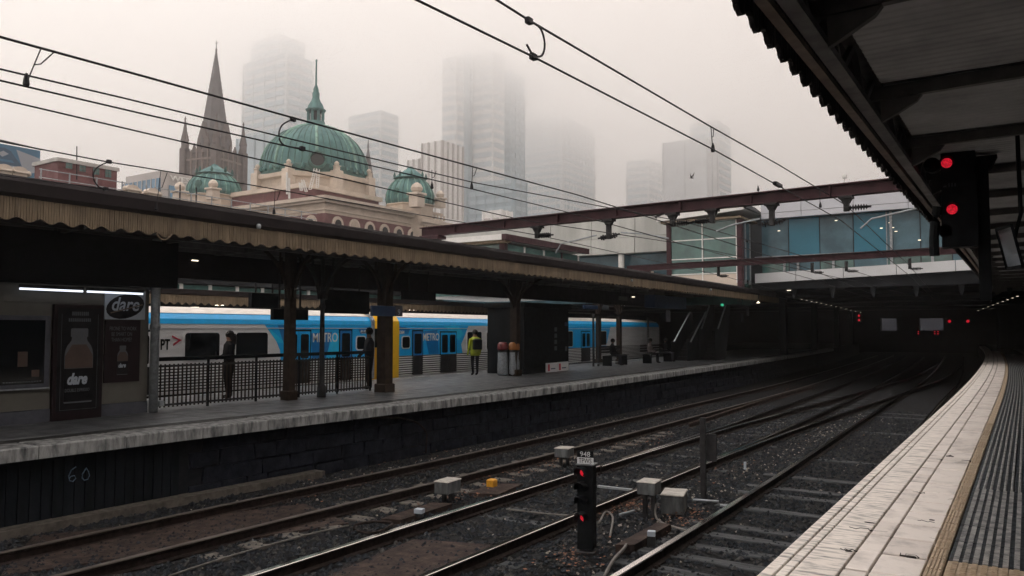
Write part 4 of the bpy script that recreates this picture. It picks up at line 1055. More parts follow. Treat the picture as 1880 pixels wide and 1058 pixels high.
# slim steel post with a plate
p = at(1292, 912, Z=-1.22); tp = thing('marker_post', 'slim dark steel post standing between the tracks', 'post', p)
zt_ = at(1292, 768, W=(p - CAM).dot(_fw)).z
MB().bbox(p.x - .045, p.x + .045, p.y - .03, p.y + .03, -1.3, zt_, .005).build('shaft', M['steel'], tp)
MB().bbox(p.x + .05, p.x + .22, p.y + .03, p.y + .06, -.62, -.16, .005).build('back_plate', M['steel'], tp)
# brown cable trough by the dwarf signal
pts = [at(*q_, Z=-1.12) for q_ in ((1130, 1000), (1165, 1000), (1232, 962), (1205, 960))]
t = thing('cable_trough', 'rusty brown cable trough lid right of the dwarf signal', 'trough', pts[0])
MB().prism([(q_.x, q_.y) for q_ in pts], lambda u, v, w: (u, v, w), -1.26, -1.12).build('lid', M['mud'], t)
# brown trough by the middle rail
pts = [at(*q_, Z=-1.17) for q_ in ((700, 952), (735, 955), (830, 925), (795, 922))]
tag(MB().prism([(q_.x, q_.y) for q_ in pts], lambda u, v, w: (u, v, w), -1.26, -1.17).build('cable_trough', M['mud']), 'rusty brown trough beside the bright middle rail', 'trough')
def pipe(label, pts, r=.018, m='conduit', z=-1.2, cat='cable'):
    tag(MB().tube(smooth_path([at(x, y, Z=zz_) for x, y, zz_ in pts], 4), r, 6).build('cable', M[m], smooth=True), label, cat)
pipe('curved conduit rising by the brown trough lid', [(1110, 1058, -1.2), (1125, 1030, -1.16), (1145, 1008, -1.13), (1150, 1000, -1.14)], .022)
pipe('bent conduit from the black stand to the near rail', [(1205, 925, -1.0), (1203, 945, -1.15), (1215, 960, -1.2), (1262, 975, -1.2)], .016)
pipe('point rod lying between the post and the near rail', [(1272, 918, -1.19), (1320, 921, -1.19)], .022, 'galv')
pipe('second point rod reaching the near rail', [(1322, 928, -1.18), (1350, 930, -1.18)], .02, 'galv')
pipe('thin loose cable across the mud slab', [(310, 1058, -1.2), (420, 1022, -1.2), (560, 983, -1.2), (640, 965, -1.2)], .012)
pipe('coiled brown cable beside the bright middle rail', [(650, 972, -1.2), (655, 963, -1.18), (690, 958, -1.18), (720, 962, -1.2), (690, 978, -1.2), (655, 975, -1.2)], .02, 'rust')
pipe('black cable looping below the dwarf signal', [(1100, 960, -1.15), (1112, 940, -1.12), (1125, 950, -1.15), (1120, 985, -1.2)], .016)
pipe('thin rod between the middle rails left of the signal', [(930, 935, -1.2), (1000, 943, -1.2), (1060, 948, -1.2)], .012)
pipe('pale steel rod left of the black stand', [(1138, 945, -1.16), (1165, 938, -1.16)], .018, 'galv')
tag(MB().bar(at(1098, 893, Z=-1.15), at(1160, 900, Z=-1.15), .07, .035).build('switch_rod', M['galv']), 'grey switch rod lying right of the dwarf signal', 'rod')

# ================================================================== TRAINS
def rrect(u0, u1, v0, v1, r=.08, n=4):
    out = []
    for (cu, cv, a0) in ((u1 - r, v1 - r, 0), (u0 + r, v1 - r, 90), (u0 + r, v0 + r, 180), (u1 - r, v0 + r, 270)):
        for i in range(n + 1):
            t = R(a0 + 90 * i / n); out.append((cu + r * math.cos(t), cv + r * math.sin(t)))
    return out
def car(label, y0, y1, xs, ang, front, items, livery):
    """a carriage: side plane facing the platform; front = +1 when the cab end is at y1, -1 when at y0"""
    t = thing('train_carriage', label, 'train', (xs, y0 if front < 0 else y1, 0))
    piv = Vector((xs, y0 if front < 0 else y1, 0)); rot = Matrix.Rotation(ang, 4, 'Z')
    def W(q):
        q.v = [tuple(piv + rot @ (Vector(p) - piv)) for p in q.v]; return q
    side = lambda u, v, d: (xs + d, u, v)
    prof = [(0, -.02), (0, 1.74), (-.03, 1.9), (-.14, 2.03), (-.32, 2.08), (-2.58, 2.08), (-2.76, 2.03), (-2.87, 1.9), (-2.9, 1.74), (-2.9, -.02)]
    W(MB().prism(prof, lambda a, b, d: (xs + a, d, b), y0, y1)).build('body', M['silver'], t)
    W(MB().prism([(-.12, 2.045), (-.4, 2.12), (-1.45, 2.24), (-2.5, 2.12), (-2.78, 2.045)], lambda a, b, d: (xs + a, d, b), y0 + .05, y1 - .05)).build('roof', M['trroof'], t)
    W(MB().box(xs - 2.7, xs - .12, y0 + .1, y1 - .1, -1.0, -.02)).build('underframe', M['black'], t)
    q = MB()
    for i in range(9): q.prism([(0, 0), (.018, .012), (.018, .03), (0, .042)], lambda a, b, d: (xs + a, d, .02 + i * .076 + b), y0 + .05, y1 - .05)
    W(q).build('ribbed_skirt', M['silver'], t)
    q = MB()
    for i in range(9): q.box(xs + .0005, xs + .004, y0 + .05, y1 - .05, .064 + i * .076, .094 + i * .076)
    W(q).build('skirt_shadow_strip', M['black'], t)  # black strips paint the shade between the skirt ribs
    W(MB().box(xs - .002, xs + .022, y0 + .03, y1 - .03, 1.645, 1.665)).build('waist_strip', M['silver'], t)
    for poly, m_ in livery: W(MB().prism(poly, side, .003, .006 + .0012 * livery.index((poly, m_)))).build('livery_panel', M[m_], t)
    W(MB().prism([(-.004, 1.765), (.012, 1.765), (-.018, 1.895), (-.128, 2.035), (-.145, 2.03), (-.036, 1.89)], lambda a, b, d: (xs + a, d, b), y0 + .05, y1 - .05)).build('cantrail_band', M['blue'], t)
    for it in items:
        k_ = it[0]
        if k_ == 'win':
            _, a, b, z0, z1 = it
            f = W(MB().prism(rrect(a - .035, b + .035, z0 - .035, z1 + .035, .10), side, .0, .030)).build('window_frame', M['silver'], t)
            W(MB().prism(rrect(a, b, z0, z1, .08), side, .0, .034)).build('pane', M['glassd'], f)
        elif k_ == 'door':
            _, a, b, z0, z1, m_ = it
            f = W(MB().prism([(a - .04, z0), (b + .04, z0), (b + .04, z1 + .05), (a - .04, z1 + .05)], side, .0, .018)).build('door_frame', M['black'], t)
            n = 2 if b - a > .7 else 1; w = (b - a) / n
            for i in range(n):
                aa = a + i * w
                d_ = W(MB().prism([(aa + .01, z0 + .68), (aa + w - .01, z0 + .68), (aa + w - .01, z1), (aa + .01, z1)], side, .0, .030)).build('door_leaf', M[m_], t)
                W(MB().prism([(aa + .01, z0), (aa + w - .01, z0), (aa + w - .01, z0 + .675), (aa + .01, z0 + .675)], side, .0, .029)).build('kick_panel', M['steel'], d_)
                W(MB().prism(rrect(aa + .07, aa + w - .07, z0 + .74, z1 - .08, .06), side, .0, .036)).build('pane', M['glassd'], d_)
        elif k_ == 'text':
            _, body, a, z, size, m_, xs_ = it[:7]
            p = piv + rot @ (Vector((xs + .012, a, z)) - piv)
            axs = tuple(tuple(rot @ Vector(v)) for v in FX)
            text('lettering', body, size, p, axs, M[m_], t, .002, xs=xs_, bold=it[7] if len(it) > 7 else 0)
        elif k_ == 'poly':
            _, poly, m_ = it; W(MB().prism(poly, side, .008, .014)).build('emblem', M[m_], t)
    return t, W
zw0, zw1 = .86, 1.53
tA, WA = car('blue and silver train carriage with red arrow emblem behind the fence', -2, 19.35, -18.1, 0, 1,
    [('win', 12.42, 13.45, zw0, zw1), ('win', 13.98, 15.05, zw0, zw1), ('win', 9.0, 10.2, zw0, zw1), ('win', 6.5, 7.7, zw0, zw1),
     ('door', 10.75, 11.5, .02, 1.56, 'silver'), ('door', 15.75, 16.65, .02, 1.56, 'blue'), ('door', 17.88, 18.38, .02, 1.58, 'blued'),
     ('win', 18.62, 19.0, .98, 1.38), ('text', 'METRO', 16.74, 1.235, .40, 'white', .80, .004), ('text', '464M', 18.80, 1.49, .17, 'white', .8, .003),
     ('text', 'PT', 11.74, 1.12, .36, 'black', .66, .012),
     ('poly', [(12.06, 1.47), (12.33, 1.35), (12.10, 1.20), (12.10, 1.26), (12.24, 1.345), (12.06, 1.42)], 'ptred')],
    [([(14.95, 1.76), (19.3, 1.76), (19.3, .71), (15.55, .71), (15.52, 1.02), (15.38, 1.28)], 'blue'),
     ([(15.0, 1.74), (15.75, 1.2), (15.4, 1.25)], 'bluel'), ([(15.42, 1.74), (15.9, 1.74), (15.66, 1.18)], 'blued'),
     ([(16.70, 1.50), (17.55, 1.55), (17.3, .72), (16.75, .72)], 'blued'), ([(15.62, .74), (15.7, 1.15), (16.1, .74)], 'blued'),
     ([(17.3, .72), (17.6, 1.5), (17.85, 1.5), (17.85, .72)], 'bluel'), ([(18.7, 1.62), (19.25, 1.72), (19.25, 1.5), (18.8, 1.46)], 'blued')])
WA(MB().prism([(0, .0), (0, 1.9), (-.14, 2.06), (-.3, 2.1), (-.3, 2.16), (-.09, 2.12), (.05, 1.93), (.05, .0)], lambda a, b, d: (-18.1 + a, d, b), 19.3, 19.42)).build('end_rim', M['galv'], tA)
WA(MB().box(-20.9, -18.2, 19.36, 19.5, .0, 2.0)).build('cab_face', M['yellow'], tA)
WA(MB().box(-20.6, -18.5, 19.49, 19.53, .95, 1.75)).build('windscreen', M['glassd'], tA)
tB, WB = car('blue train carriage with yellow cab end standing beyond the worker', 20.45, 46, -18.1, R(2.2), -1,
    [('door', 21.45, 22.0, .02, 1.55, 'blued'), ('door', 23.1, 24.1, .02, 1.50, 'blue'), ('win', 20.85, 21.25, .98, 1.36),
     ('text', 'METRO', 22.02, 1.215, .38, 'white', .80, .004), ('text', '526M', 20.68, 1.47, .15, 'white', .85, .003),
     ('win', 24.85, 25.85, .80, 1.52), ('win', 26.25, 27.4, .80, 1.52), ('win', 28.0, 29.0, .8, 1.52), ('door', 29.6, 30.6, .02, 1.5, 'blue'), ('win', 31.4, 32.4, .8, 1.52), ('win', 33, 34, .8, 1.52), ('door', 35, 36, .02, 1.5, 'blue'), ('win', 37, 38, .8, 1.52)],
    [([(20.6, 1.76), (24.95, 1.76), (24.65, 1.3), (24.45, 1.05), (24.55, .71), (20.6, .71)], 'blue'),
     ([(23.3, 1.74), (24.3, 1.74), (24.6, 1.45), (24.3, 1.2)], 'bluel'), ([(22.1, 1.55), (22.9, 1.6), (23.0, .72), (22.4, .72)], 'blued'), ([(20.7, 1.72), (21.3, 1.66), (21.2, 1.45), (20.7, 1.45)], 'blued'),
     ([(29.0, 1.76), (38.6, 1.76), (38.0, .71), (29.4, .71)], 'blue'), ([(31.0, 1.7), (33.0, 1.7), (32.2, .74), (31.4, .74)], 'bluel')])
WB(MB().prism([(.03, -.1), (.04, 1.74), (.02, 1.9), (-.12, 2.08), (-.34, 2.13), (-2.56, 2.13), (-2.78, 2.08), (-2.92, 1.9), (-2.93, 1.74), (-2.93, -.1)], lambda a, b, d: (-18.1 + a, d, b), 20.28, 20.66)).build('cab_rim', M['yellow'], tB)
WB(MB().prism([(-.1, -.2), (-.1, 1.7), (-.3, 1.95), (-2.6, 1.95), (-2.8, 1.7), (-2.8, -.2)], lambda a, b, d: (-18.1 + a, d, b), 20.12, 20.27)).build('cab_face', M['yellow'], tB)
WB(MB().box(-20.7, -18.45, 20.08, 20.115, 1.0, 1.65)).build('windscreen', M['glassd'], tB)
WB(MB().box(-20.2, -18.75, 20.09, 20.115, 1.72, 1.9)).build('destination_blind', M['black'], tB)
WB(MB().box(-19.4, -18.9, 20.075, 20.088, 1.75, 1.87)).build('lit_digits', M['binor'], tB)
q = MB()
for (a, b) in (((28, 0), (29.6, .55)), ((29.6, .55), (30.6, .02)), ((28.4, 0), (30.0, .55)), ((30., .55), (31., .02))): q.bar((-18.9 + .2 * (a[0] % 1), a[0], 2.15 + a[1]), (-18.9 + .2 * (b[0] % 1), b[0], 2.15 + b[1]), .04, .04)
WB(q).build('pantograph', M['galv'], tB)

# ================================================================== KIOSK
KX = -14.5
kk = thing('platform_kiosk', 'cream boarded kiosk with dark fascia on the far platform', 'kiosk', (KX - 1.2, 6, 0))
for i in range(7):                                         # shiplap boards
    z0 = .23 + i * .31
    MB().prism([(0, z0), (.02, z0), (.008, z0 + .30), (0, z0 + .30)], lambda a, b, d: (KX + a, d, b), 2.0, 9.12).build('wall_board', M['kwall'], kk)
MB().box(KX - 2.2, KX, 2.0, 9.11, 0, 2.42).build('wall', M['kwall'], kk)
MB().bbox(KX - .001, KX + .04, 2.0, 9.14, 0, .225, .01).build('plinth', M['kplinth'], kk)
MB().box(KX - 2.2, KX + .25, 2.0, 9.6, 2.44, 3.35).build('fascia', M['black'], kk)
MB().box(KX - 2.0, KX - .02, 9.12, 9.16, .2, 2.4).build('end_panel', M['kwall'], kk)
for a, b in ((36, 152), (160, 262)):
    pa, pb = at(a, 530 + (a - 36) * .044, X=KX + .2), at(b, 530 + (b - 36) * .044, X=KX + .2)
    t = thing('tube_lamp', 'lit white tube lamp above the kiosk, ' + ('left one' if a < 100 else 'right one'), 'lamp', pa)
    MB().tube([pa, pb], .018, 8).build('tube', M['lamp'], t); MB().bar(pa + Vector((0, 0, .05)), pb + Vector((0, 0, .05)), .07, .05).build('batten', M['steel'], t)
def bottle(parent, yc, z0, h, x, body, logo=True):
    w = h * .19
    half = [(.95, .0), (1, .03), (1, .60), (.98, .66), (.92, .71), (.82, .755), (.68, .79), (.56, .82), (.52, .85), (.53, .87), (.60, .875), (.60, .97), (.55, .985)]
    side = [(-w * a, b) for a, b in half] + [(w * a, b) for a, b in reversed(half)]
    MB().prism([(yc + a, z0 + b * h) for a, b in side], lambda u, v, d: (x + d, u, v), 0, .002).build('printed_bottle', M['poster' if not body else 'inkd'], parent)
    MB().prism([(yc - w * .96, z0 + .46 * h), (yc + w * .96, z0 + .46 * h), (yc + w * .96, z0 + .62 * h), (yc + w * .5, z0 + .77 * h), (yc - w * .5, z0 + .77 * h), (yc - w * .96, z0 + .62 * h)], lambda u, v, d: (x + d, u, v), .0025, .004).build('printed_milk', M['milk'], parent)
    MB().prism([(yc - w, z0 + .02 * h), (yc + w, z0 + .02 * h), (yc + w, z0 + .455 * h), (yc - w, z0 + .455 * h)], lambda u, v, d: (x + d, u, v), .0025, .004).build('printed_label', M['poster'], parent)
    if logo: text('printed_word', 'dare', h * .20, (x + .006, yc - w * .82, z0 + .25 * h), FX, M['ink'], parent, .0006, shear=.3, xs=.72, bold=.009 * h)
# tall drinks machine
t = thing('vending_machine', 'tall dark drinks vending machine with bottle picture against the kiosk', 'vending machine', (KX + .3, 7.75, 0))
MB().bbox(KX, KX + .10, 7.30, 8.19, .0, 2.07, .01).build('cabinet', M['posterred'], t)
MB().box(KX + .10, KX + .112, 7.36, 8.13, .16, 2.0).build('front_panel', M['poster'], t)
bottle(t, 7.74, .30, 1.36, KX + .115, 1)
q = MB()
for r_, (n_, h_) in enumerate(((9, .07), (12, .06))):
    for k_ in range(n_): q.box(KX + .114, KX + .117, 7.54 + (.0 if r_ else .06) + k_ * .034, 7.562 + (.0 if r_ else .06) + k_ * .034, 1.87 - r_ * .11, 1.87 - r_ * .11 + h_)
q.build('printed_line', M['inkd'], t)
text('printed_word', 'DOUBLE ESPRESSO', .085, (KX + .121, 7.50, .50), FX, M['inkd'], t, .0006, xs=.62)
for a, b, c, d in ((7.42, 8.08, .18, .185), (7.42, 7.424, .18, 1.9), (8.076, 8.08, .18, 1.9)): MB().box(KX + .112, KX + .114, a, b, c, d).build('trim_line', M['inkd'], t)
# poster on the wall and round logo board above
t = thing('drink_poster', 'dark drinks poster on the kiosk wall right of the vending machine', 'poster', (KX + .03, 8.6, 1.2))
MB().bbox(KX + .01, KX + .05, 8.25, 8.95, .62, 1.80, .006).build('frame', M['posterred'], t)
bottle(t, 8.60, .76, .56, KX + .055, 1)
for i, s_ in enumerate(('PRONE TO WORK', 'BE SMART ON', 'THAN HOME?')): text('printed_word', s_, .105, (KX + .053, 8.33 + (.04 if i else 0), 1.60 - i * .105), FX, M['inkd'], t, .0006, xs=.62)
t = thing('logo_board', 'white board with a dark oval drinks logo above the poster', 'sign', (KX + .03, 8.6, 2.05))
MB().bbox(KX + .01, KX + .05, 8.23, 9.04, 1.81, 2.36, .004).build('board', M['ink'], t)
MB().prism([(8.635 + .38 * math.cos(i * .314), 2.06 + .235 * math.sin(i * .314) + .06 * math.cos(i * .314)) for i in range(20)], lambda u, v, d: (KX + .05 + d, u, v), 0, .003).build('printed_oval', M['poster'], t)
text('printed_word', 'dare', .36, (KX + .055, 8.34, 1.98), FX, M['ink'], t, .001, shear=.25, xs=.86, bold=.006)
MB().bar((KX + .056, 8.34, 1.93), (KX + .056, 8.98, 2.10), .003, .022).build('printed_swash', M['brownbeam'], t)
# framed display at the left
t = thing('display_window', 'dark framed display case on the kiosk wall at the picture edge', 'display case', (KX + .03, 6.6, 1.2))
MB().bbox(KX + .01, KX + .07, 5.7, 7.25, .60, 1.86, .01).build('frame', M['kplinth'], t); MB().box(KX + .07, KX + .075, 5.78, 7.16, .68, 1.78).build('glass', M['glassd'], t)
MB().box(KX + .05, KX + .1, 5.7, 7.25, .585, .61).build('sill', M['galv'], t)
MB().box(KX + .076, KX + .078, 6.72, 6.88, .98, 1.24).build('printed_bottle', M['milk'], t); MB().box(KX + .076, KX + .078, 6.95, 7.08, .80, .92).build('printed_label', M['milk'], t)
q = MB()
for k_ in range(14): q.box(KX + .076, KX + .077, 6.5 + k_ * .045, 6.53 + k_ * .045, .715, .73)
q.build('printed_line', M['inkd'], t)

# ================================================================== FENCE
FXX = -14.6
fe = thing('platform_fence', 'black steel picket fence along the far platform', 'fence', (FXX, 12.5, 0))
MB().box(FXX - .03, FXX + .03, 9.3, 15.6, .98, 1.06).build('top_rail', M['black'], fe)
MB().box(FXX - .02, FXX + .02, 9.3, 15.6, .86, .90).build('rail', M['steel'], fe); MB().box(FXX - .02, FXX + .02, 9.3, 15.6, .08, .12).build('rail', M['steel'], fe)
pk = MB().bbox(-.012, .012, -.012, .012, .05, .92, .003).mesh('picket'); pk.materials.append(M['brownpost'])
i = 0; y = 9.4
while y < 15.6:
    o = link('picket', pk, None, fe); o.matrix_basis = Matrix.Translation((FXX, y, 0)); y += .098
for y in (9.35, 10.6, 11.85, 13.1, 14.35, 15.55): MB().bbox(FXX - .02, FXX + .02, y - .02, y + .02, 0, 1.0, .005).build('post', M['black'], fe)
tag(MB().prism([(9.6, .05), (15.2, .05), (15.2, .86), (9.6, .86)], lambda u, v, d: (-15.55 + d, u, v), 0, .03).build('bench_back', M['dark']), 'dark slatted bench back just behind the fence', 'bench') if False else None

# ================================================================== SIGNS UNDER THE CANOPY
def sign(label, x0, x1, y0_, y1_, X, m='black', hang_=True, th=.12, txt=None):
    a, b = at(x0, y0_, X=X), at(x1, y1_, X=X); t = thing('hanging_sign', label, 'sign', (X, (a.y + b.y) / 2, b.z))
    MB().bbox(X - th, X, a.y, b.y, min(a.z, b.z), max(a.z, b.z), .01).build('panel', M[m], t)
    if hang_:
        for f_ in (.2, .8): yy = a.y + (b.y - a.y) * f_; MB().tube([(X - th / 2, yy, max(a.z, b.z) - .01), (X - th / 2, yy, 3.45)], .025, 6).build('hanger_rod', M['steel'], t)
    if txt: text('lettering', txt[0], txt[1], (X + .006, a.y + txt[2], min(a.z, b.z) + txt[3]), FX, M[txt[4]], t, .001)
    return t
sign('black departure screen between the canopy pier and the train roof', 503, 566, 567, 588, -14.6)
sign('large black departure screen hanging left of the broad pier', 597, 678, 531, 577, -15.2)
sign('black hanging screen beneath the canopy above the first carriage', 462, 513, 537, 566, -16.0)
sign('black hanging screen right of the broad pier', 742, 800, 533, 553, -15.0)
t = sign('dark blue platform sign with the number nine on the broad pier', 683, 726, 561, 581, -13.7, 'signblue', False, .06)
a = at(727, 561, X=-13.7); b = at(739, 581, X=-13.7)
MB().bbox(-13.76, -13.70, a.y, b.y, b.z, a.z, .005).build('number_panel', M['kplinth'], t); text('lettering', '9', .22, (-13.694, a.y + .06, b.z + .03), FX, M['ink'], t, .001)

sign('blue station name sign in the dark beyond the booth', 1072, 1098, 560, 568, -16.5, 'signblue', True, .06)
sign('white station name board on the right of the far train', 1100, 1118, 560, 569, -17, 'inkd', False, .06)
sign('small beige hanging sign near the far canopy lamps', 1138, 1152, 544, 552, -14.5, 'kwall', True, .06)
sign('dark blue boxed canopy bulkhead near the escalators', 1202, 1260, 541, 568, -14.2, 'signblue', False, .5)

# ================================================================== BINS, BOOTH, BENCHES
def bag_bin(x, yy, label, lid):
    p = at(x, yy, Z=0); t = thing('bag_bin', label, 'bin', p)
    q = MB().lathe([(.15, .02), (.19, .08), (.185, .40), (.165, .80), (.16, .84)], p, 14)
    q.v = [(a + rnd.uniform(-.015, .015), b + rnd.uniform(-.015, .015), c) for a, b, c in q.v]; q.build('clear_bag', M['bag'], t, smooth=True)
    MB().lathe([(.18, .82), (.18, .88), (.165, .90), (.16, .82)], p, 16).build('hoop', M['steel'], t)
    MB().lathe([(.19, .90), (.20, .94), (.19, 1.10), (.13, 1.17), (.0, 1.18)], p, 16).build('lid', M[lid], t, smooth=True)
    MB().tube([p + Vector((-.02, .22, 0)), p + Vector((-.02, .22, 1.1))], .025, 6).build('stand', M['steel'], t)
bag_bin(923, 690, 'clear bag bin with red lid beside the worker', 'binred')
bag_bin(944, 690, 'clear bag bin with orange lid below the bracketed post', 'binor')
bk = thing('ticket_booth', 'dark booth with upright white lettering and low white notices', 'booth', at(1020, 685, Z=0))
a, b = at(962, 688, X=-15.2), at(1044, 680, X=-15.2)
MB().bbox(-16.8, -15.2, a.y, b.y, 0, 2.42, .02).build('cabin', M['black'], bk)
MB().bbox(-16.9, -15.1, a.y - .1, b.y + .1, 2.42, 2.6, .02).build('roof', M['black'], bk)
c0, c1 = at(1002, 668, X=-15.18), at(1023, 683, X=-15.18); c2 = at(1043, 680, X=-15.18)
MB().box(-15.19, -15.16, c0.y, c1.y - .03, c1.z, c0.z + .02).build('notice', M['fascia2'], bk); MB().box(-15.19, -15.16, c1.y, c2.y, c1.z + .02, c0.z + .03).build('notice', M['fascia2'], bk)
for yy in (c0.y + .12, c1.y + .1): MB().box(-15.158, -15.15, yy, yy + .13, c1.z + .06, c0.z - .03).build('printed_mark', M['ptred'], bk); MB().box(-15.158, -15.15, yy + .22, yy + .55, c1.z + .12, c1.z + .16).build('printed_line', M['signblue'], bk)
ly = at(1020, 630, X=-15.18)
for k_ in range(4): MB().box(-15.16, -15.15, ly.y - .12, ly.y + .06, .82 + k_ * .24, .98 + k_ * .24).build('letter_block', M['inkd'], bk)
MB().box(-15.19, -15.165, c2.y - .25, c2.y - .05, 1.75, 1.9).build('sticker', M['signblue'], bk); MB().box(-15.19, -15.165, c2.y - .22, c2.y - .1, .78, .95).build('sticker', M['inkd'], bk)
# glass waiting shelter frames behind
sh = thing('glass_shelter', 'glass shelter frame right of the booth in front of the train', 'shelter', (-15.9, 30, 0))
for x in (1048, 1083, 1166): p = at(x, 672 if x < 1100 else 664, Z=0); MB().bbox(-15.94, -15.86, p.y - .03, p.y + .03, 0, 2.2, .01).build('post', M['steel'], sh)
ya, yb = at(1048, 672, Z=0).y, at(1166, 664, Z=0).y
MB().box(-15.96, -15.84, ya, yb, 2.2, 2.3).build('head_rail', M['steel'], sh)
MB().box(-15.95, -15.85, ya, yb, .1, .14).build('sill_rail', M['galv'], sh)
def bench(x, yy, X, L, label):
    p = at(x, yy, Z=0); t = thing('platform_bench', label, 'bench', (X, p.y, 0))
    for i in range(4): MB().bbox(X - .05 - i * .11, X + .04 - i * .11, p.y, p.y + L, .43, .46, .008).build('seat_slat', M['steel'], t)
    for i in range(3): MB().bbox(X - .46, X - .43, p.y, p.y + L, .55 + i * .12, .64 + i * .12, .004).build('back_slat', M['steel'], t)
    for f_ in (.1, .9): MB().bbox(X - .44, X, p.y + L * f_ - .03, p.y + L * f_ + .03, 0, .43, .005).build('leg', M['black'], t)
    return p
bp1 = bench(1092, 672, -15.4, 2.0, 'dark slatted bench by the canopy post under the first seated passenger')
bp2 = bench(1150, 667, -15.0, 3.2, 'dark slatted bench under the seated passengers further right')
# escalators in the dark
for (x0, y0_, x1, y1_, lab, Xe) in ((1268, 628, 1296, 573, 'pale handrail of the left escalator rising in the dark', -14.6), (1318, 604, 1337, 546, 'pale handrail of the right escalator rising in the dark', -13.6)):
    a, b = at(x0, y0_, X=Xe), at(x1, y1_, X=Xe); t = thing('escalator', lab, 'escalator', (Xe, a.y, 0))
    for o_ in (0, -.9):
        MB().bar(a + Vector((o_, 0, 0)), b + Vector((o_, 0, 0)), .07, .05).build('handrail', M['galv'], t)
        MB().prism([(a.y - .4, 0), (a.y - .4, a.z), (a.y, a.z), (b.y, b.z), (b.y + .4, b.z), (b.y + .4, b.z - 1.0), (a.y + 1.2, 0)], lambda u, v, d: (Xe + o_ + d, u, v), -.04, -.02).build('balustrade', M['dark'], t)
    q = MB()
    for i in range(9): yy = a.y + (b.y - a.y) * i / 9; zz_ = max(0, (b.z - a.z) * i / 9); q.box(Xe - .86, Xe - .06, yy, yy + (b.y - a.y) / 9, zz_ - .3, zz_ + .02)
    q.build('steps', M['steel'], t)
p = at(1327, 560, X=-13); t = thing('exit_light', 'tiny green lit indicator above the right escalator', 'lamp', p); MB().bbox(p.x - .06, p.x, p.y - .16, p.y + .16, p.z - .06, p.z + .06, .01).build('panel', M['green'], t)
for (x, yy, lab) in ((1227, 582, 'pale notice on the dark bulkhead left of the escalators'), (1373, 573, 'grey notice board in the dark right of the escalators'), (1363, 585, 'smaller grey notice in the dark right of the escalators')):
    p = at(x, yy, X=-13.8); tag(MB().bbox(p.x - .04, p.x, p.y - .25, p.y + .25, p.z - .22, p.z + .3, .01).build('notice_board', M['kplinth']), lab, 'notice')

# ================================================================== PEOPLE
def person(label, loc, rotz, joints, radii, edges, bands, hair=None, extra=None):
    t = thing('person', label, 'person', loc); t.rotation_euler = (0, 0, rotz)
    me = bpy.data.meshes.new('body'); me.from_pydata(joints, edges, []); o = bpy.data.objects.new('body', me); COL.objects.link(o); o.parent = t
    md = o.modifiers.new('skin', 'SKIN'); md.use_smooth_shade = True
    for sv, r in zip(me.skin_vertices[0].data, radii): sv.radius = (r, r * .82) if not isinstance(r, tuple) else r
    me.skin_vertices[0].data[0].use_root = True
    o.modifiers.new('sub', 'SUBSURF').levels = 1; o.modifiers['sub'].render_levels = 2
    me.materials.append(bands)
    if hair:
        c, r, m_ = hair
        q = MB().lathe([(0, -r * .9), (r * .75, -r * .8), (r * 1.0, -.2 * r), (r * .98, .3 * r), (r * .6, .85 * r), (0, r)], c, 12); h = q.build('hair', m_, None, smooth=True); h.parent = t
    return t, o
hairm = mat('dark_hair', (.012, .010, .010), .6, var=.2)
E_ST = [(0, 1), (1, 2), (2, 3), (3, 4), (2, 5), (5, 6), (6, 7), (7, 8), (2, 9), (9, 10), (10, 11), (11, 12), (0, 13), (13, 14), (14, 15), (15, 16), (0, 17), (17, 18), (18, 19), (19, 20)]
def stand(h=1.6, lh=((.2, .0), (.25, -.02)), armL=None, armR=None, spread=.09, stride=.0):
    s_ = h / 1.7
    J = [(0, 0, .92), (0, 0, 1.18), (0, 0, 1.40), (0, .01, 1.50), (0, .03, 1.62)]
    L_ = armL or [(.19, 0, 1.38), (.25, -.02, 1.10), (.25, .10, .86), (.25, .14, .78)]
    R_ = armR or [(-.19, 0, 1.38), (-.25, -.02, 1.10), (-.25, .10, .86), (-.25, .14, .78)]
    J += L_ + R_
    J += [(.1, 0, .86), (spread + .01, stride * .5 + .02, .48), (spread, stride - .02, .09), (spread, stride + .14, .045)]
    J += [(-.1, 0, .86), (-spread - .01, -stride * .3 + .02, .48), (-spread, -stride - .02, .09), (-spread, -stride + .14, .045)]
    return [(a * s_, b * s_, c * s_) for a, b, c in J]
RAD = [.155, .15, .165, .06, .105, .075, .052, .042, .035, .075, .052, .042, .035, .10, .07, .05, .04, .10, .07, .05, .04]
def bands(name, shoes, trousers, coat, skin=(.28, .16, .11), h=1.6, waist=.86):
    k_ = h / 1.7; return zmat(name, [(0, shoes), (.10 * k_, trousers), (waist * k_, coat), (1.47 * k_, skin), (1.69 * k_, (.012, .01, .01))])
# worker in hi-vis
p = at(872, 690, Z=0)
J = stand(1.56)
t, o = person('standing worker in yellow high visibility jacket and dark trousers', p, R(60), J, [r * .94 for r in RAD], E_ST, bands('worker_cloth', (.012, .012, .014), (.010, .011, .015), (.26, .31, .015), h=1.56, waist=.78), ((0, .0, 1.52), .10, hairm))
q = MB().lathe([(.175, .70), (.185, .82), (.16, 1.05), (.18, 1.25), (.10, 1.36)], (0, 0, 0), 14); q.v = [(a, b * .8, c) for a, b, c in q.v]; v_ = q.build('hi_vis_jacket', M['hivis'], None, smooth=True); v_.parent = t
q = MB().bbox(-.15, .15, -.27, -.12, .92, 1.30, .05); v_ = q.build('backpack', M['black'], None); v_.parent = t
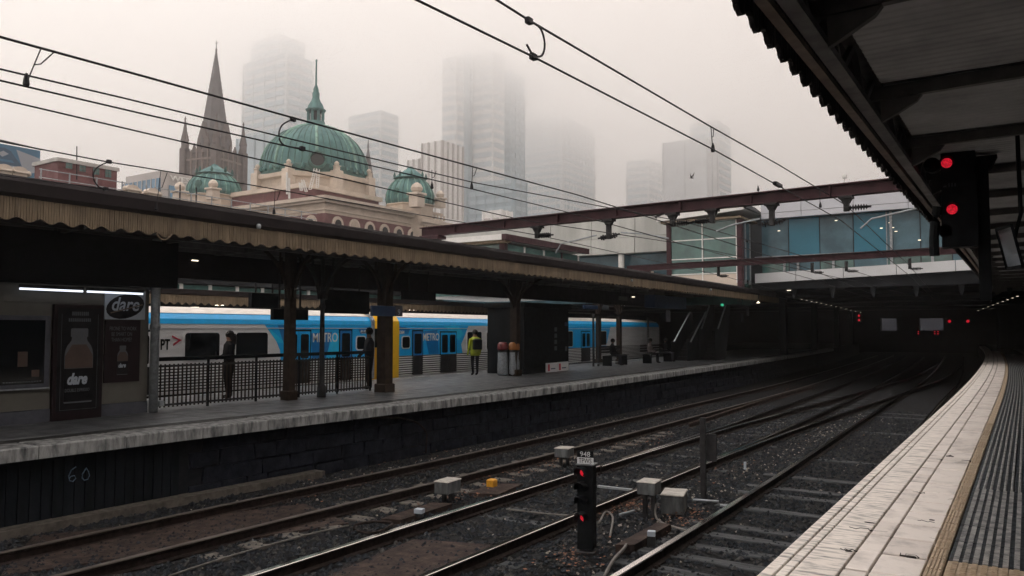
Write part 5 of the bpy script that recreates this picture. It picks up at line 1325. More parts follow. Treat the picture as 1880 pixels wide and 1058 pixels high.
# woman with phone behind the fence
p = at(421, 735, Z=0); p = Vector((-15.6, at(421, 640, X=-15.6).y, 0))
J = stand(1.56, armR=[(-.18, 0, 1.37), (-.22, .05, 1.10), (-.17, .28, 1.05), (-.15, .36, 1.08)], armL=[(.18, 0, 1.37), (.22, .04, 1.10), (.14, .27, 1.03), (.10, .34, 1.06)])
t, o = person('dark silhouetted woman with long hair holding a phone behind the fence', p, R(165), J, [r * .92 for r in RAD], E_ST, bands('woman_cloth', (.008, .008, .008), (.008, .008, .010), (.009, .009, .010), h=1.56), ((0, -.01, 1.50), .10, hairm))
q = MB().bbox(-.10, -.03, .33, .345, .97, 1.11, .004); v_ = q.build('phone', M['black'], None); v_.parent = t
q = MB().lathe([(.06, 1.20), (.10, 1.30), (.11, 1.45), (.08, 1.52)], (0, -.06, 0), 10); v_ = q.build('long_hair', hairm, None, smooth=True); v_.parent = t
# man in cap by the broad pier
p = Vector((-14.9, at(678, 640, X=-14.9).y, 0))
J = stand(1.6, armL=[(.2, 0, 1.38), (.26, .05, 1.12), (.18, .25, .95), (.14, .30, .93)])
t, o = person('dark silhouetted man in a cap leaning near the broad brown pier', p, R(150), J, RAD, E_ST, bands('man_cloth', (.01, .01, .01), (.011, .011, .014), (.012, .013, .016), skin=(.12, .07, .05), h=1.6), ((0, .0, 1.57), .105, M['black']))
q = MB().bbox(-.08, .08, .06, .2, 1.535, 1.555, .006); v_ = q.build('cap_peak', M['black'], None); v_.parent = t
# seated passengers
def sit(h=1.6):
    s_ = h / 1.7
    J = [(0, 0, .54), (0, -.02, .80), (0, -.01, 1.0), (0, .01, 1.10), (0, .05, 1.22), (.19, 0, .98), (.24, .06, .72), (.17, .28, .62), (.13, .34, .62), (-.19, 0, .98), (-.24, .06, .72), (-.17, .28, .62), (-.13, .34, .62),
         (.10, .06, .54), (.11, .44, .50), (.11, .46, .09), (.11, .60, .045), (-.10, .06, .54), (-.11, .44, .50), (-.11, .44, .09), (-.11, .58, .045)]
    return [(a * s_, b * s_, c * s_) for a, b, c in J]
for i, (pp, X, off, lab, coat, tr_) in enumerate(((bp1, -15.45, .6, 'seated passenger in dark coat on the bench by the canopy post', (.012, .013, .016), (.02, .022, .03)),
        (bp2, -15.05, .5, 'seated passenger in pale grey top on the further bench', (.16, .14, .14), (.014, .014, .016)), (bp2, -15.05, 2.4, 'seated dark passenger at the right end of the further bench', (.014, .014, .018), (.05, .05, .06)))):
    m_ = zmat('seated_cloth_%d' % i, [(0, (.02, .02, .02)), (.09, tr_), (.52, coat), (1.0, (.2, .12, .09)), (1.2, (.012, .01, .01))])
    person(lab, Vector((X - .12, pp.y + off, 0)), R(-90), sit(1.5), [r * .9 for r in RAD], E_ST, m_, ((0, .03, 1.12), .10, hairm))
# bird gliding before the far tower
p = at(1270, 327, W=45.)
t = thing('bird', 'small dark bird flying in front of the far grey tower', 'bird', p)
q = MB(); q.lathe([(.0, -.16), (.05, -.06), (.055, .05), (.0, .16)], (0, 0, 0), 8); q.v = [tuple(p + _rt * (c * .9) + _up * (b * .6) + _fw * a) for a, b, c in q.v]; q.build('body', M['wire'], t, smooth=True)
for s_ in (-1, 1):
    q = MB().prism([(0, -.06), (s_ * .12, .12), (s_ * .30 * (1 if s_ > 0 else .6), .28), (s_ * .16, .02), (0, .05)], lambda u, v, d: p + _rt * (u * .55) + _up * (v + .05) + _fw * d, -.006, .006); q.build('wing', M['wire'], t)

# ================================================================== STATION HEADHOUSE WITH DOMES
SXW, SYC = -70.7, 67.2
st = thing('station_building', 'cream and red brick station headhouse with green copper domes', 'building', (-85, 80, 0))
MB().box(-100, SXW, SYC, 84.4, 0, 17.3).build('wall', M['cream'], st)
MB().box(-92, SXW + .9, 84.4, 93.0, 0, 16.4).build('pavilion_wall', M['cream'], st)
MB().box(-110, -74, 93, 140, 0, 14.0).build('rear_wall', M['cream'], st)
def band(z0, z1, out, m, name):
    MB().box(-100, SXW + out, SYC - out, 84.38, z0, z1).build(name, M[m], st)
band(17.31, 17.75, .75, 'cream2', 'cornice'); band(17.0, 17.3, .42, 'cream2', 'cornice'); band(16.1, 16.25, .12, 'cream2', 'string_course')
band(14.2, 15.7, .03, 'brickr', 'brick_band'); band(13.85, 14.19, .14, 'cream2', 'string_course')
for i, (z0, z1, o_) in enumerate(((16.41, 16.9, 1.5), (16.05, 16.4, 1.2))): MB().box(-92, SXW + o_, 84.2 - .3 * o_, 93.0 + .3 * o_, z0, z1).build('cornice', M['cream2'], st)
for i in range(16): MB().box(SXW + .9, SXW + 1.25, 84.5 + i * .53, 84.75 + i * .53, 15.75, 16.04).build('dentil', M['cream2'], st)
MB().box(SXW + .88, SXW + .94, 84.6, 92.9, 11.8, 15.2).build('brick_band', M['brickr'], st)
def arch_window(pos, ax, up_, out, w, h, blind=False):
    """round-headed window: cream surround proud of the wall, dark recessed pane"""
    pos, ax, out = Vector(pos), Vector(ax), Vector(out)
    def A_(ww, hh, n=8): return [(-ww, -h)] + [(ww, -h)] + [(ww * math.cos(math.pi * i / n), hh + ww * math.sin(math.pi * i / n)) for i in range(n + 1)]
    f = lambda u, v, d: pos + ax * u + Vector((0, 0, v)) + out * d
    wn_ = MB().prism(A_(w * 1.75, 0), f, -.1, .16).build('window', M['cream2'], st)
    MB().prism(A_(w * 1.25, 0), f, .161, .22).build('arch_moulding', M['cream'], wn_)
    MB().prism(A_(w, 0), f, .221, .235).build('pane', M['cream' if blind else 'glassd'], wn_)
for x, bl in ((619, 0), (650, 1), (678, 0), (705, 0), (731, 0), (756, 0)):
    p = at(x, 405 + (x - 619) * .20, X=SXW); arch_window((SXW, p.y, 14.55), (0, 1, 0), 0, (1, 0, 0), .55, 1.7, bl)
for x in (572, 528, 487): p = at(x, 405, Y=SYC); arch_window((p.x, SYC, 14.55), (1, 0, 0), 0, (0, -1, 0), .6, 1.7, x == 487)
for x in (785, 808, 826): p = at(x, 430, X=SXW + .9); arch_window((SXW + .9, p.y, 13.4), (0, 1, 0), 0, (1, 0, 0), .5, 1.6)
# attic block on the left with brick band and cream coping
a = at(560, 372, Y=SYC + 4); MB().box(-125, a.x, SYC + 4, SYC + 18, 10, 20.2).build('attic_wall', M['brickr'], st)
MB().box(-125.5, a.x + .4, SYC + 3.6, SYC + 18.4, 20.21, 20.8).build('attic_coping', M['cream2'], st)
for i in range(2): MB().box(-125.2, a.x + .3, SYC + 3.75, SYC + 4.0, 18.3 - i * 1.6, 18.7 - i * 1.6).build('attic_course', M['cream2'], st)
MB().prism([(at(466, 345, Y=SYC + 4).x, 19.5), (at(560, 345, Y=SYC + 4).x, 19.5), (at(545, 335, Y=SYC + 4).x, 20.4), (at(480, 335, Y=SYC + 4).x, 21.2)], lambda u, v, d: (u, d, v), SYC + 5, SYC + 12).build('gable', M['cream'], st)
# ---- domes
def finial(c, h, par, m='copper'):
    MB().lathe([(.10 * h, 0), (.06 * h, .12 * h), (.09 * h, .2 * h), (.035 * h, .32 * h), (.05 * h, .4 * h), (.02 * h, .5 * h), (.012 * h, h)], c, 10).build('finial', M[m], par, smooth=True)
def pedestal_ball(p, s_, par):
    q = MB().bbox(p[0] - .5 * s_, p[0] + .5 * s_, p[1] - .5 * s_, p[1] + .5 * s_, p[2], p[2] + 1.1 * s_, .1 * s_)
    q.bbox(p[0] - .65 * s_, p[0] + .65 * s_, p[1] - .65 * s_, p[1] + .65 * s_, p[2] + 1.1 * s_, p[2] + 1.3 * s_, .05 * s_)
    q.lathe([(.2 * s_, 1.3 * s_), (.5 * s_, 1.5 * s_), (.55 * s_, 1.75 * s_), (.4 * s_, 2.05 * s_), (.1 * s_, 2.25 * s_)], p, 10); q.build('ball_finial', M['cream2'], par)
DC = Vector((-93.6, 86.7, 0)); DR, DZ = 8.25, 25.3
MB().lathe([(8.9, 17.0), (8.9, 24.0), (9.5, 24.2), (9.5, 24.8), (8.9, 25.1)], DC, 8, a0=R(22.5)).build('drum', M['cream'], st)
for k_ in range(8):
    ang = R(22.5 + 45 * k_); p = DC + Vector((math.cos(ang), math.sin(ang), 0)) * 9.0; MB().bbox(p.x - .7, p.x + .7, p.y - .7, p.y + .7, 17, 25.2, .1).build('drum_pier', M['cream2'], st)
    pedestal_ball((p.x, p.y, 25.0), .72, st)
dome_prof = [(1.0, -.06), (1.015, .05), (1.0, .2), (.965, .36), (.90, .52), (.80, .67), (.66, .80), (.49, .90), (.30, .97), (.2, 1.0)]
dome = MB().lathe([(DR * r, DZ + 8.35 * z) for r, z in dome_prof], DC, 48).build('dome', M['copper'], st, smooth=True)
for k_ in range(48):                                       # standing seams; every sixth is a broad rib
    ang = 2 * math.pi * (k_ + .5) / 48; d = Vector((math.cos(ang), math.sin(ang), 0))
    if d.dot(Vector((.7, -.7, 0))) < -.35: continue
    big = k_ % 6 == 0
    q = MB(); pts = [DC + d * (DR * r + .03) + Vector((0, 0, DZ + 8.35 * z)) for r, z in dome_prof]
    q.tube(pts, .24 if big else .075, 5); q.build('rib', M['copperl' if (big or k_ % 5 == 2) else 'copperd'], dome, smooth=True)
MB().lathe([(DR * 1.04, DZ - .9), (DR * 1.07, DZ - .3), (DR * 1.03, DZ + .1), (DR * 1.05, DZ + .5), (DR * 1.0, DZ + 1.0)], DC, 48).build('dome_base_ring', M['copperd'], dome, smooth=True)
for k_ in range(40):
    ang = 2 * math.pi * k_ / 40; p = DC + Vector((math.cos(ang), math.sin(ang), 0)) * DR * 1.05
    if (p - DC).dot(Vector((.7, -.7, 0))) < -2: continue
    MB().lathe([(.1, -.2), (.34, .0), (.28, .4), (.1, .7)], (p.x, p.y, DZ + .25), 6).build('cresting', M['copper'], dome)
def oculus(px_, py_, r):
    p = at(px_, py_, W=(DC - CAM).dot(_fw) - DR * .93); out = Vector((p.x - DC.x, p.y - DC.y, 0)).normalized(); sdir = out.cross(Vector((0, 0, 1)))
    q = MB(); n = 20; f = lambda rr, d: [tuple(p + out * d + (sdir * math.cos(i * 2 * math.pi / n) + Vector((0, 0, 1)) * math.sin(i * 2 * math.pi / n)) * rr) for i in range(n)]
    for rr, d in ((r * 1.35, -1.2), (r * 1.35, .5), (r * 1.1, .7), (r, .5), (r, -.3)): q.v += f(rr, d)
    for k_ in range(4):
        for i in range(n): q.f.append((k_ * n + i, k_ * n + (i + 1) % n, (k_ + 1) * n + (i + 1) % n, (k_ + 1) * n + i))
    q.build('oculus', M['copperd'], dome); q = MB(); q.poly(f(r * 1.02, -.1)); q.build('oculus_pane', M['glassd'], dome)
oculus(583, 293, 1.0)
zl = DZ + 8.35
MB().lathe([(2.0, zl - .5), (1.9, zl), (1.6, zl + .3), (1.45, zl + .5), (1.45, zl + .8)], DC, 16).build('lantern_base', M['copper'], dome, smooth=True)
for k_ in range(8):
    ang = R(22.5 + 45 * k_); MB().tube([DC + Vector((math.cos(ang) * 1.2, math.sin(ang) * 1.2, zl + .8)), DC + Vector((math.cos(ang) * 1.2, math.sin(ang) * 1.2, zl + 2.5))], .23, 6).build('lantern_column', M['copper'], dome)
MB().lathe([(.8, zl + .8), (.8, zl + 2.5)], DC, 8).build('lantern_core', M['glassd'], dome)
MB().lathe([(1.4, zl + 2.45), (1.65, zl + 2.7), (1.3, zl + 2.95), (1.2, zl + 3.4), (.75, zl + 4.1), (.55, zl + 4.7), (.6, zl + 5.4), (.4, zl + 5.7), (.45, zl + 6.0), (.16, zl + 6.8), (.12, zl + 10.6), (.18, zl + 10.7), (.1, zl + 10.9)], DC, 12).build('lantern_cap', M['copper'], dome, smooth=True)
def small_dome(px_, w, r_px, ybase, ytop, yfin, ped=()):
    c = at(px_, ybase, W=w); r = r_px / FPX * w; h = at(px_, ytop, W=w).z - c.z; C0 = Vector((c.x, c.y, 0))
    MB().lathe([(r * 1.0, c.z - 6), (r * 1.0, c.z - .3), (r * 1.1, c.z - .1), (r * 1.05, c.z)], C0, 8, a0=.4).build('turret', M['cream'], st)
    pr = [(.97, 0), (1.02, .2), (1.0, .4), (.92, .62), (.78, .82), (.62, .96), (.55, 1.0)]
    d = MB().lathe([(r * a_, c.z + h * b_) for a_, b_ in pr], C0, 32).build('dome', M['copper'], st, smooth=True)
    for k_ in range(32):
        ang = 2 * math.pi * k_ / 32; v = Vector((math.cos(ang), math.sin(ang), 0))
        if v.dot(Vector((.7, -.7, 0))) < -.3: continue
        MB().tube([C0 + v * (r * a_ + .02) + Vector((0, 0, c.z + h * b_)) for a_, b_ in pr], .07, 5).build('rib', M['copperl' if k_ % 2 else 'copperd'], d)
    MB().lathe([(r * .66, c.z + h), (r * .74, c.z + h * 1.03), (r * .6, c.z + h * 1.12), (r * .5, c.z + h * 1.2), (r * .16, c.z + h * 1.42), (r * .1, c.z + h * 1.5)], C0, 8).build('cap_roof', M['copper'], d)
    for k_ in range(8):
        v = Vector((math.cos(k_ * math.pi / 4), math.sin(k_ * math.pi / 4), 0)); MB().lathe([(.15, 0), (.2, .3), (.05, .8)], C0 + v * r * .66 + Vector((0, 0, c.z + h * 1.05)), 6).build('cresting', M['copperd'], d)
    zt = c.z + h * 1.45; finial((C0.x, C0.y, zt), at(px_, yfin, W=w).z - zt, d)
    v = (CAM - c); v.z = 0; v.normalize(); v = Matrix.Rotation(-.6, 3, 'Z') @ v
    MB().tube([C0 + v * r * .7 + Vector((0, 0, c.z + h * .42)), C0 + v * r * 1.04 + Vector((0, 0, c.z + h * .42))], r * .14, 10).build('oculus', M['copperd'], d)
small_dome(753, 112, 43.5, 378, 330, 308)
small_dome(393, 113, 47, 362, 322, 292)
for (x, y_, w, s_) in ((765, 381, 106, 1.5), (808, 382, 112, 1.1), (800, 352, 118, .01)):
    p = at(x, y_, W=w)
    if s_ > .1: pedestal_ball((p.x, p.y, p.z), s_, st)
a, b = at(772, 378, X=SXW + .5), at(806, 382, X=SXW + .5)
MB().box(SXW, SXW + .5, a.y, b.y + 1, 17.0, 17.3).build('balustrade', M['cream2'], st); MB().box(SXW, SXW + .5, a.y, b.y + 1, 18.0, 18.3).build('balustrade', M['cream2'], st)
for i in range(8): MB().lathe([(.14, 17.3), (.22, 17.5), (.12, 17.8), (.16, 18.)], (SXW + .25, a.y + .4 + i * .75, 0), 6).build('baluster', M['cream2'], st)
for p in ((at(330, 362, W=98)), (at(391, 356, W=104)),): pedestal_ball((p.x, p.y, p.z - .8), 1.2, st)
# aerials on the roof
t = thing('roof_aerial', 'white lattice aerial ladders leaning at the foot of the big dome', 'aerial', at(575, 345, W=98))
for (xa, ya, xb, yb) in ((567, 348, 577, 309), (580, 345, 582, 311), (560, 352, 553, 330), (551, 350, 549, 335)):
    q = MB(); a, b = at(xa, ya, W=98), at(xb, yb, W=98); o_ = _rt * .3
    q.tube([a, b], .06, 5); q.tube([a + o_, b + o_], .06, 5)
    for k_ in range(9): c = a.lerp(b, k_ / 9); q.tube([c, c + o_], .04, 4)
    q.build('ladder', M['white'], t)
for (x, y0_, y1_) in ((527, 342, 317), (531, 350, 327)): MB().tube([at(x, y0_ + 15, W=96), at(x, y1_, W=96)], .13, 6).build('panel_aerial', M['white'], t)

# ---- lower wing with parapet, railing and urn pedestals
lw = thing('station_wing', 'low station wing with cream parapet, railings and carved pedestals at left', 'building', (-48, 25, 0))
MB().box(-60, -45, 5, 46, -1, 9.0).build('wall', M['brickr'], lw)
MB().box(-45.4, -44.85, 5, 46, 9.0, 9.45).build('parapet', M['cream2'], lw)
for (x, y_) in ((32, 325), (239, 368), (277, 374), (4, 318)):
    p = at(x, y_, X=-45.1); q = MB(); s_ = .8
    q.bbox(-45.4, -44.8, p.y - .36, p.y + .36, 9.3, 9.95, .04); q.bbox(-45.5, -44.7, p.y - .44, p.y + .44, 9.95, 10.05, .03)
    q.prism([(.40 * math.cos(math.pi * i / 8), .26 * math.sin(math.pi * i / 8)) for i in range(9)], lambda u, v, d: (d, p.y + u, 10.05 + v), -45.4, -44.8); q.build('pedestal', M['cream2'], lw)
    for s_ in (-1, 1): MB().lathe([(.06, 0), (.15, .08), (.14, .2), (.03, .3)], (-44.9, p.y + s_ * .46, 9.85), 8).build('urn', M['cream'], lw)
q = MB()
for z in (9.95, 10.4): q.tube([(-45.1, 21.8, z), (-45.1, 27, z)], .03, 5); q.tube([(-45.1, 28.6, z), (-45.1, 42, z)], .03, 5)
q.build('handrail', M['galv'], lw)
for i in range(13):
    y = 21.9 + i * 1.55; MB().tube([(-45.1, y, 9.4), (-45.1, y, 10.45)], .045, 5).build('baluster_post', M['galv'], lw)
for x in (330, 360): p = at(x, 372, X=-45.3); MB().tube([(-45.3, p.y, 9.3), (-45.3, p.y, 10.9)], .05, 5).build('lamp_standard', M['steel'], lw)

# ---- red brick plant building
c0 = at(107, 290, X=-60); zt_ = c0.z; y1_ = at(215, 312, X=-60).y + .0; xl_ = at(64, 300, Y=c0.y).x
bb = thing('brick_building', 'flat roofed dark red brick building with four small windows', 'building', (-62, 32, 0))
MB().box(xl_, -60, c0.y, y1_, 5, zt_ - .25).build('wall', M['brickr'], bb)
MB().box(xl_ - .12, -59.85, c0.y - .15, y1_ + .12, zt_ - .25, zt_ + .02).build('coping', M['conc'], bb)
for x in (126, 151, 176, 198):
    p = at(x, 297 + (x - 107) * .23, X=-60); w_ = MB().box(-60.02, -59.94, p.y - .27, p.y + .27, p.z - .38, p.z + .38).build('window', M['brickr'], bb)
    for i in range(2):
        for j in range(3): MB().box(-59.95, -59.92, p.y - .24 + i * .25, p.y - .01 + i * .25, p.z - .35 + j * .24, p.z - .13 + j * .24).build('pane', M['tealgreen'], w_)
tag(MB().tube([at(141, 330, X=-59.9), at(141, 269, X=-59.9)], .04, 5).build('roof_mast', M['wire']), 'thin dark mast in front of the red brick building', 'mast')
# ---- billboard
a, b = at(-30, 254, X=-85.), at(74, 277, X=-85.); z0 = at(74, 320, X=-85.).z
bbd = thing('billboard', 'blue roadside billboard with a printed car at the left edge', 'billboard', (-85, b.y, z0))
ztp = b.z
MB().box(-85.3, -85, a.y, b.y, z0 - 1, ztp).build('panel', M['prtblue'], bbd)
def prt(pts, m, d): MB().prism([(at(x, y, X=-85.).y, at(x, y, X=-85.).z) for x, y in pts], lambda u, v, t_: (t_, u, v), -84.999 + d - .003, -84.995 + d).build('printed_shape', M[m], bbd)
prt([(30, 275), (74, 292), (74, 318), (44, 318), (38, 300)], 'prtpale', .01)
prt([(-20, 272), (8, 271), (20, 278), (28, 290), (38, 302), (38, 318), (-20, 318)], 'prtdark', .02)
prt([(-5, 281), (6, 277), (16, 283), (4, 288)], 'prtpale', .03); prt([(-20, 298), (30, 306), (34, 311), (-20, 304)], 'prtpale', .03)
prt([(-20, 288), (22, 295), (26, 300), (-20, 293)], 'prtblue', .03)
tag(MB().tube([at(0, 257, X=-84), at(74, 274, X=-84)], .05, 4).build('billboard_light_rail', M['steel']), 'thin lighting rail along the top of the billboard', 'rail')
# ---- hotel
hw = 150.; c0 = at(297, 313, W=hw); ho = thing('hotel_building', 'pale hotel with blue glass storeys and white roof lettering', 'building', (c0.x - 10, c0.y + 10, 0))
xl_ = at(231, 330, Y=c0.y).x; yr_ = at(352, 322, X=c0.x).y
MB().box(xl_, c0.x, c0.y, yr_, 0, c0.z).build('wall', M['hotel'], ho)
MB().box(xl_ - 1, c0.x - .3, c0.y - .3, c0.y + 2, 0, at(297, 327, W=hw).z).build('glass_storey', M['hotelb'], ho)
zt_ = at(297, 326, W=hw).z
for i in range(8): x = xl_ + (c0.x - xl_) * i / 8; MB().box(x, x + .25, c0.y - .4, c0.y - .3, 5, zt_).build('mullion', M['hotel'], ho)
for i in range(4):
    y = c0.y + 1.5 + i * 3.6
    MB().box(c0.x + .05, c0.x + .3, y, y + 2.6, zt_ - 4.5, zt_ - 1.3).build('window', M['hotelb'], ho); MB().box(c0.x + .05, c0.x + .45, y + 2.6, y + 3.6, 5, zt_ - 1.2).build('pier', M['hotel'], ho)
p = at(312, 331, X=c0.x + .3); text('sign_letters', 'WESTIN', 1.45, (c0.x + .3, p.y, p.z), FX, M['white'], ho, .06, xs=1.5, bold=.03)

# ================================================================== CATHEDRAL
cw_ = 200.; CC = at(392, 345, W=cw_); ca = thing('cathedral', 'brown gothic cathedral tower with tall grey stone spire and pinnacles', 'cathedral', (CC.x, CC.y, 0))
zt_ = at(392, 283, W=cw_).z; hw_ = 6.4
def rotq(q, c=CC, a=YAW * 0 + R(12)): 
    ro = Matrix.Rotation(a, 3, 'Z'); q.v = [tuple(Vector((c.x, c.y, 0)) + ro @ Vector((v[0], v[1], 0)) + Vector((0, 0, v[2]))) for v in q.v]; return q
hw_ = 4.9
rotq(MB().box(-hw_, hw_, -hw_, hw_, 0, zt_)).build('tower', M['sand'], ca)
for sx in (-1, 1):
    for sy in (-1, 1):
        q = rotq(MB().bbox(sx * hw_ - .85, sx * hw_ + .85, sy * hw_ - .85, sy * hw_ + .85, 0, zt_ + 1, .2)); q.build('buttress', M['sand'], ca)
        for dx, dy, hh, rr in ((0, 0, 9.0, .85), (sx * 1.0, sy * -1.6, 4.2, .5), (sx * -1.6, sy * 1.0, 4.2, .5)):
            q = MB().lathe([(rr, zt_ + .5), (rr, zt_ + hh * .3), (rr * 1.2, zt_ + hh * .32), (rr * .55, zt_ + hh * .6), (rr * .2, zt_ + hh * .9), (rr * .3, zt_ + hh * .93), (.04, zt_ + hh)], (sx * hw_ + dx, sy * hw_ + dy, 0), 8); rotq(q).build('pinnacle', M['sand'], ca)
for k_ in range(4):
    a_ = k_ * math.pi / 2; ro = Matrix.Rotation(a_, 3, 'Z')
    for u in (-2.6, -.9, .9, 2.6):                            # buttress strips
        q = MB().bbox(u - .18, u + .18, -hw_ - .35, -hw_, zt_ - 22, zt_ + .3, .05); q.v = [tuple(ro @ Vector(v)) for v in q.v]; rotq(q).build('mullion_strip', M['sandl'], ca)
    for u in (-1.75, 0, 1.75):
        q = MB().prism([(u - .55, zt_ - 13), (u + .55, zt_ - 13), (u + .55, zt_ - 5.2), (u, zt_ - 4), (u - .55, zt_ - 5.2)], lambda a, b, d: ro @ Vector((a, d, b)), -hw_ - .12, -hw_ + .1); rotq(q).build('lancet_louvre', M['slate'], ca)
        q = MB().prism([(u - .8, zt_ - .6), (u + .8, zt_ - .6), (u, zt_ + 1.9)], lambda a, b, d: ro @ Vector((a, d, b)), -hw_ - .3, -hw_ + .1); rotq(q).build('gablet', M['sand'], ca)
    for z in (zt_ - 2.4, zt_ - 14.5): q = MB().bbox(-hw_ - .3, hw_ + .3, -hw_ - .3, -hw_, z, z + .5, .1); q.v = [tuple(ro @ Vector(v)) for v in q.v]; rotq(q).build('string_course', M['sandl'], ca)
    q = MB().prism([(-1.5, zt_), (1.5, zt_), (1.5, zt_ + 3), (0, zt_ + 7.5), (-1.5, zt_ + 3)], lambda a, b, d: ro @ Vector((a, d, b)), -4.3, -2.6); rotq(q).build('lucarne', M['sand'], ca)
    q = MB().prism([(-.6, zt_ + .5), (.6, zt_ + .5), (.6, zt_ + 2.8), (0, zt_ + 4), (-.6, zt_ + 2.8)], lambda a, b, d: ro @ Vector((a, d, b)), -4.4, -4.28); rotq(q).build('lucarne_opening', M['slate'], ca)
    for s_ in (-1, 1): q = MB().bbox(s_ * (hw_ + .6) - .12, s_ * (hw_ + .6) + .12, -hw_ - 2.2, -hw_ - .3, zt_ - 9.5, zt_ - 9.1, .03); q.v = [tuple(ro @ Vector(v)) for v in q.v]; rotq(q).build('gargoyle', M['slate'], ca)
tipz = at(392, 88, W=cw_).z
q = MB().lathe([(4.5, zt_ - .5), (4.1, zt_ + 1.0), (.12, tipz)], (0, 0, 0), 8, a0=R(22.5)); rotq(q).build('spire', M['slate'], ca)
for k_ in range(8):                                           # crockets up the ribs
    q = MB(); a_ = R(22.5 + 45 * k_)
    for i in range(26):
        f_ = (i + .5) / 26; r_ = 4.1 * (1 - f_) + .12 * f_; z = zt_ + 1 + (tipz - zt_ - 1) * f_
        c = (r_ * math.cos(a_), r_ * math.sin(a_), z); q.lathe([(.05, -.15), (.17 * (1 - f_ * .5), 0), (.05, .2)], c, 4)
    rotq(q).build('crocket_rib', M['sand'], ca)
q = MB().lathe([(.12, tipz - .3), (.35, tipz + .2), (.1, tipz + .5), (.06, tipz + 2.6)], (0, 0, 0), 6); rotq(q).build('spire_cross', M['slate'], ca)
q = MB().bar((-.5, 0, tipz + 1.9), (.5, 0, tipz + 1.9), .1, .1); rotq(q).build('cross_arm', M['slate'], ca)
c2 = at(675, 375, W=215.); sp = thing('crossing_spire', 'slender second stone spire just right of the big dome', 'spire', (c2.x, c2.y, 0))
zt2 = at(675, 272, W=215.).z
MB().lathe([(2.6, 0), (2.6, at(675, 372, W=215.).z), (1.35, at(675, 320, W=215.).z), (.2, zt2)], c2 * Vector((1, 1, 0)) if False else (c2.x, c2.y, 0), 8).build('spire', M['slate'], sp)
MB().lathe([(.35, zt2 - 1), (.15, zt2), (.3, zt2 + .4), (.06, zt2 + 2.5)], (c2.x, c2.y, 0), 6).build('spire_cross', M['slate'], sp)

# ================================================================== TOWERS IN THE FOG
FAR = 2.1
def tower(label, pl, pc, pr_, w, ytop, wall, glass, fh=3.6, bay=3.2, ybot=430, style='band', zmax=None, name='tower_block'):
    w *= FAR; fh *= FAR ** .8; bay *= FAR ** .8
    c = at(pc, ytop, W=w); ztop = c.z if zmax is None else zmax
    x0 = at(pl, ytop, Y=c.y).x; y1_ = at(pr_, ytop, X=c.x).y
    t = thing(name, label, 'tower', ((x0 + c.x) / 2, (c.y + y1_) / 2, 0))
    MB().box(x0, c.x, c.y, y1_, 0, ztop).build('wall', M[wall], t)
    zb_ = max(2., at(pc, ybot, W=w).z)
    mesh_s = MB().box(0, 1, -.6, 0, 0, 1).mesh('floor_band'); mesh_s.materials.append(M[glass])
    mesh_e = MB().box(0, .6, 0, 1, 0, 1).mesh('floor_band'); mesh_e.materials.append(M[glass])
    Ls, Le = c.x - x0, y1_ - c.y
    z = zb_
    while z < ztop - 1.5:
        if style in ('band', 'grid'):
            for me, L_, loc in ((mesh_s, Ls, (x0 + .06 * Ls, c.y, z)), (mesh_e, Le, (c.x, c.y + .06 * Le, z))):
                o = link('window_band', me, None, t); o.matrix_basis = Matrix.Translation(loc) @ Matrix.Diagonal((L_ * .88 if me is mesh_s else 1, L_ * .88 if me is mesh_e else 1, fh * .52, 1))
        z += fh
    if style in ('grid', 'fin'):
        mv = MB().box(-.4, .4, -.9, 0, 0, 1).mesh('mullion'); mv.materials.append(M[wall if style == 'grid' else glass])
        me2 = MB().box(0, .9, -.4, .4, 0, 1).mesh('mullion'); me2.materials.append(M[wall if style == 'grid' else glass])
        n = max(2, int(Ls / bay))
        for i in range(n + 1): o = link('mullion', mv, None, t); o.matrix_basis = Matrix.Translation((x0 + Ls * i / n, c.y, zb_)) @ Matrix.Diagonal((1, 1, ztop - zb_, 1))
        n = max(2, int(Le / bay))
        for i in range(n + 1): o = link('mullion', me2, None, t); o.matrix_basis = Matrix.Translation((c.x, c.y + Le * i / n, zb_)) @ Matrix.Diagonal((1, 1, ztop - zb_, 1))
    return t, c, x0, y1_, ztop
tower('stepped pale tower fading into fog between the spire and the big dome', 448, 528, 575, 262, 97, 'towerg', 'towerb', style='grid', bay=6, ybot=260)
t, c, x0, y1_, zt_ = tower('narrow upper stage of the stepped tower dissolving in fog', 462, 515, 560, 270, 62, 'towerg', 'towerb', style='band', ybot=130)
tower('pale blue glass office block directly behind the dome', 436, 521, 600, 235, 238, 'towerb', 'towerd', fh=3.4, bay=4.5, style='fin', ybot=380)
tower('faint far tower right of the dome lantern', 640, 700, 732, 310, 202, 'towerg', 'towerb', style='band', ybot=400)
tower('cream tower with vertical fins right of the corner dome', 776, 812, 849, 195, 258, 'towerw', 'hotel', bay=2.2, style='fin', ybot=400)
tower('lower cream block beside the finned cream tower', 750, 770, 790, 200, 292, 'towerw', 'hotel', bay=2.2, style='fin', ybot=400)
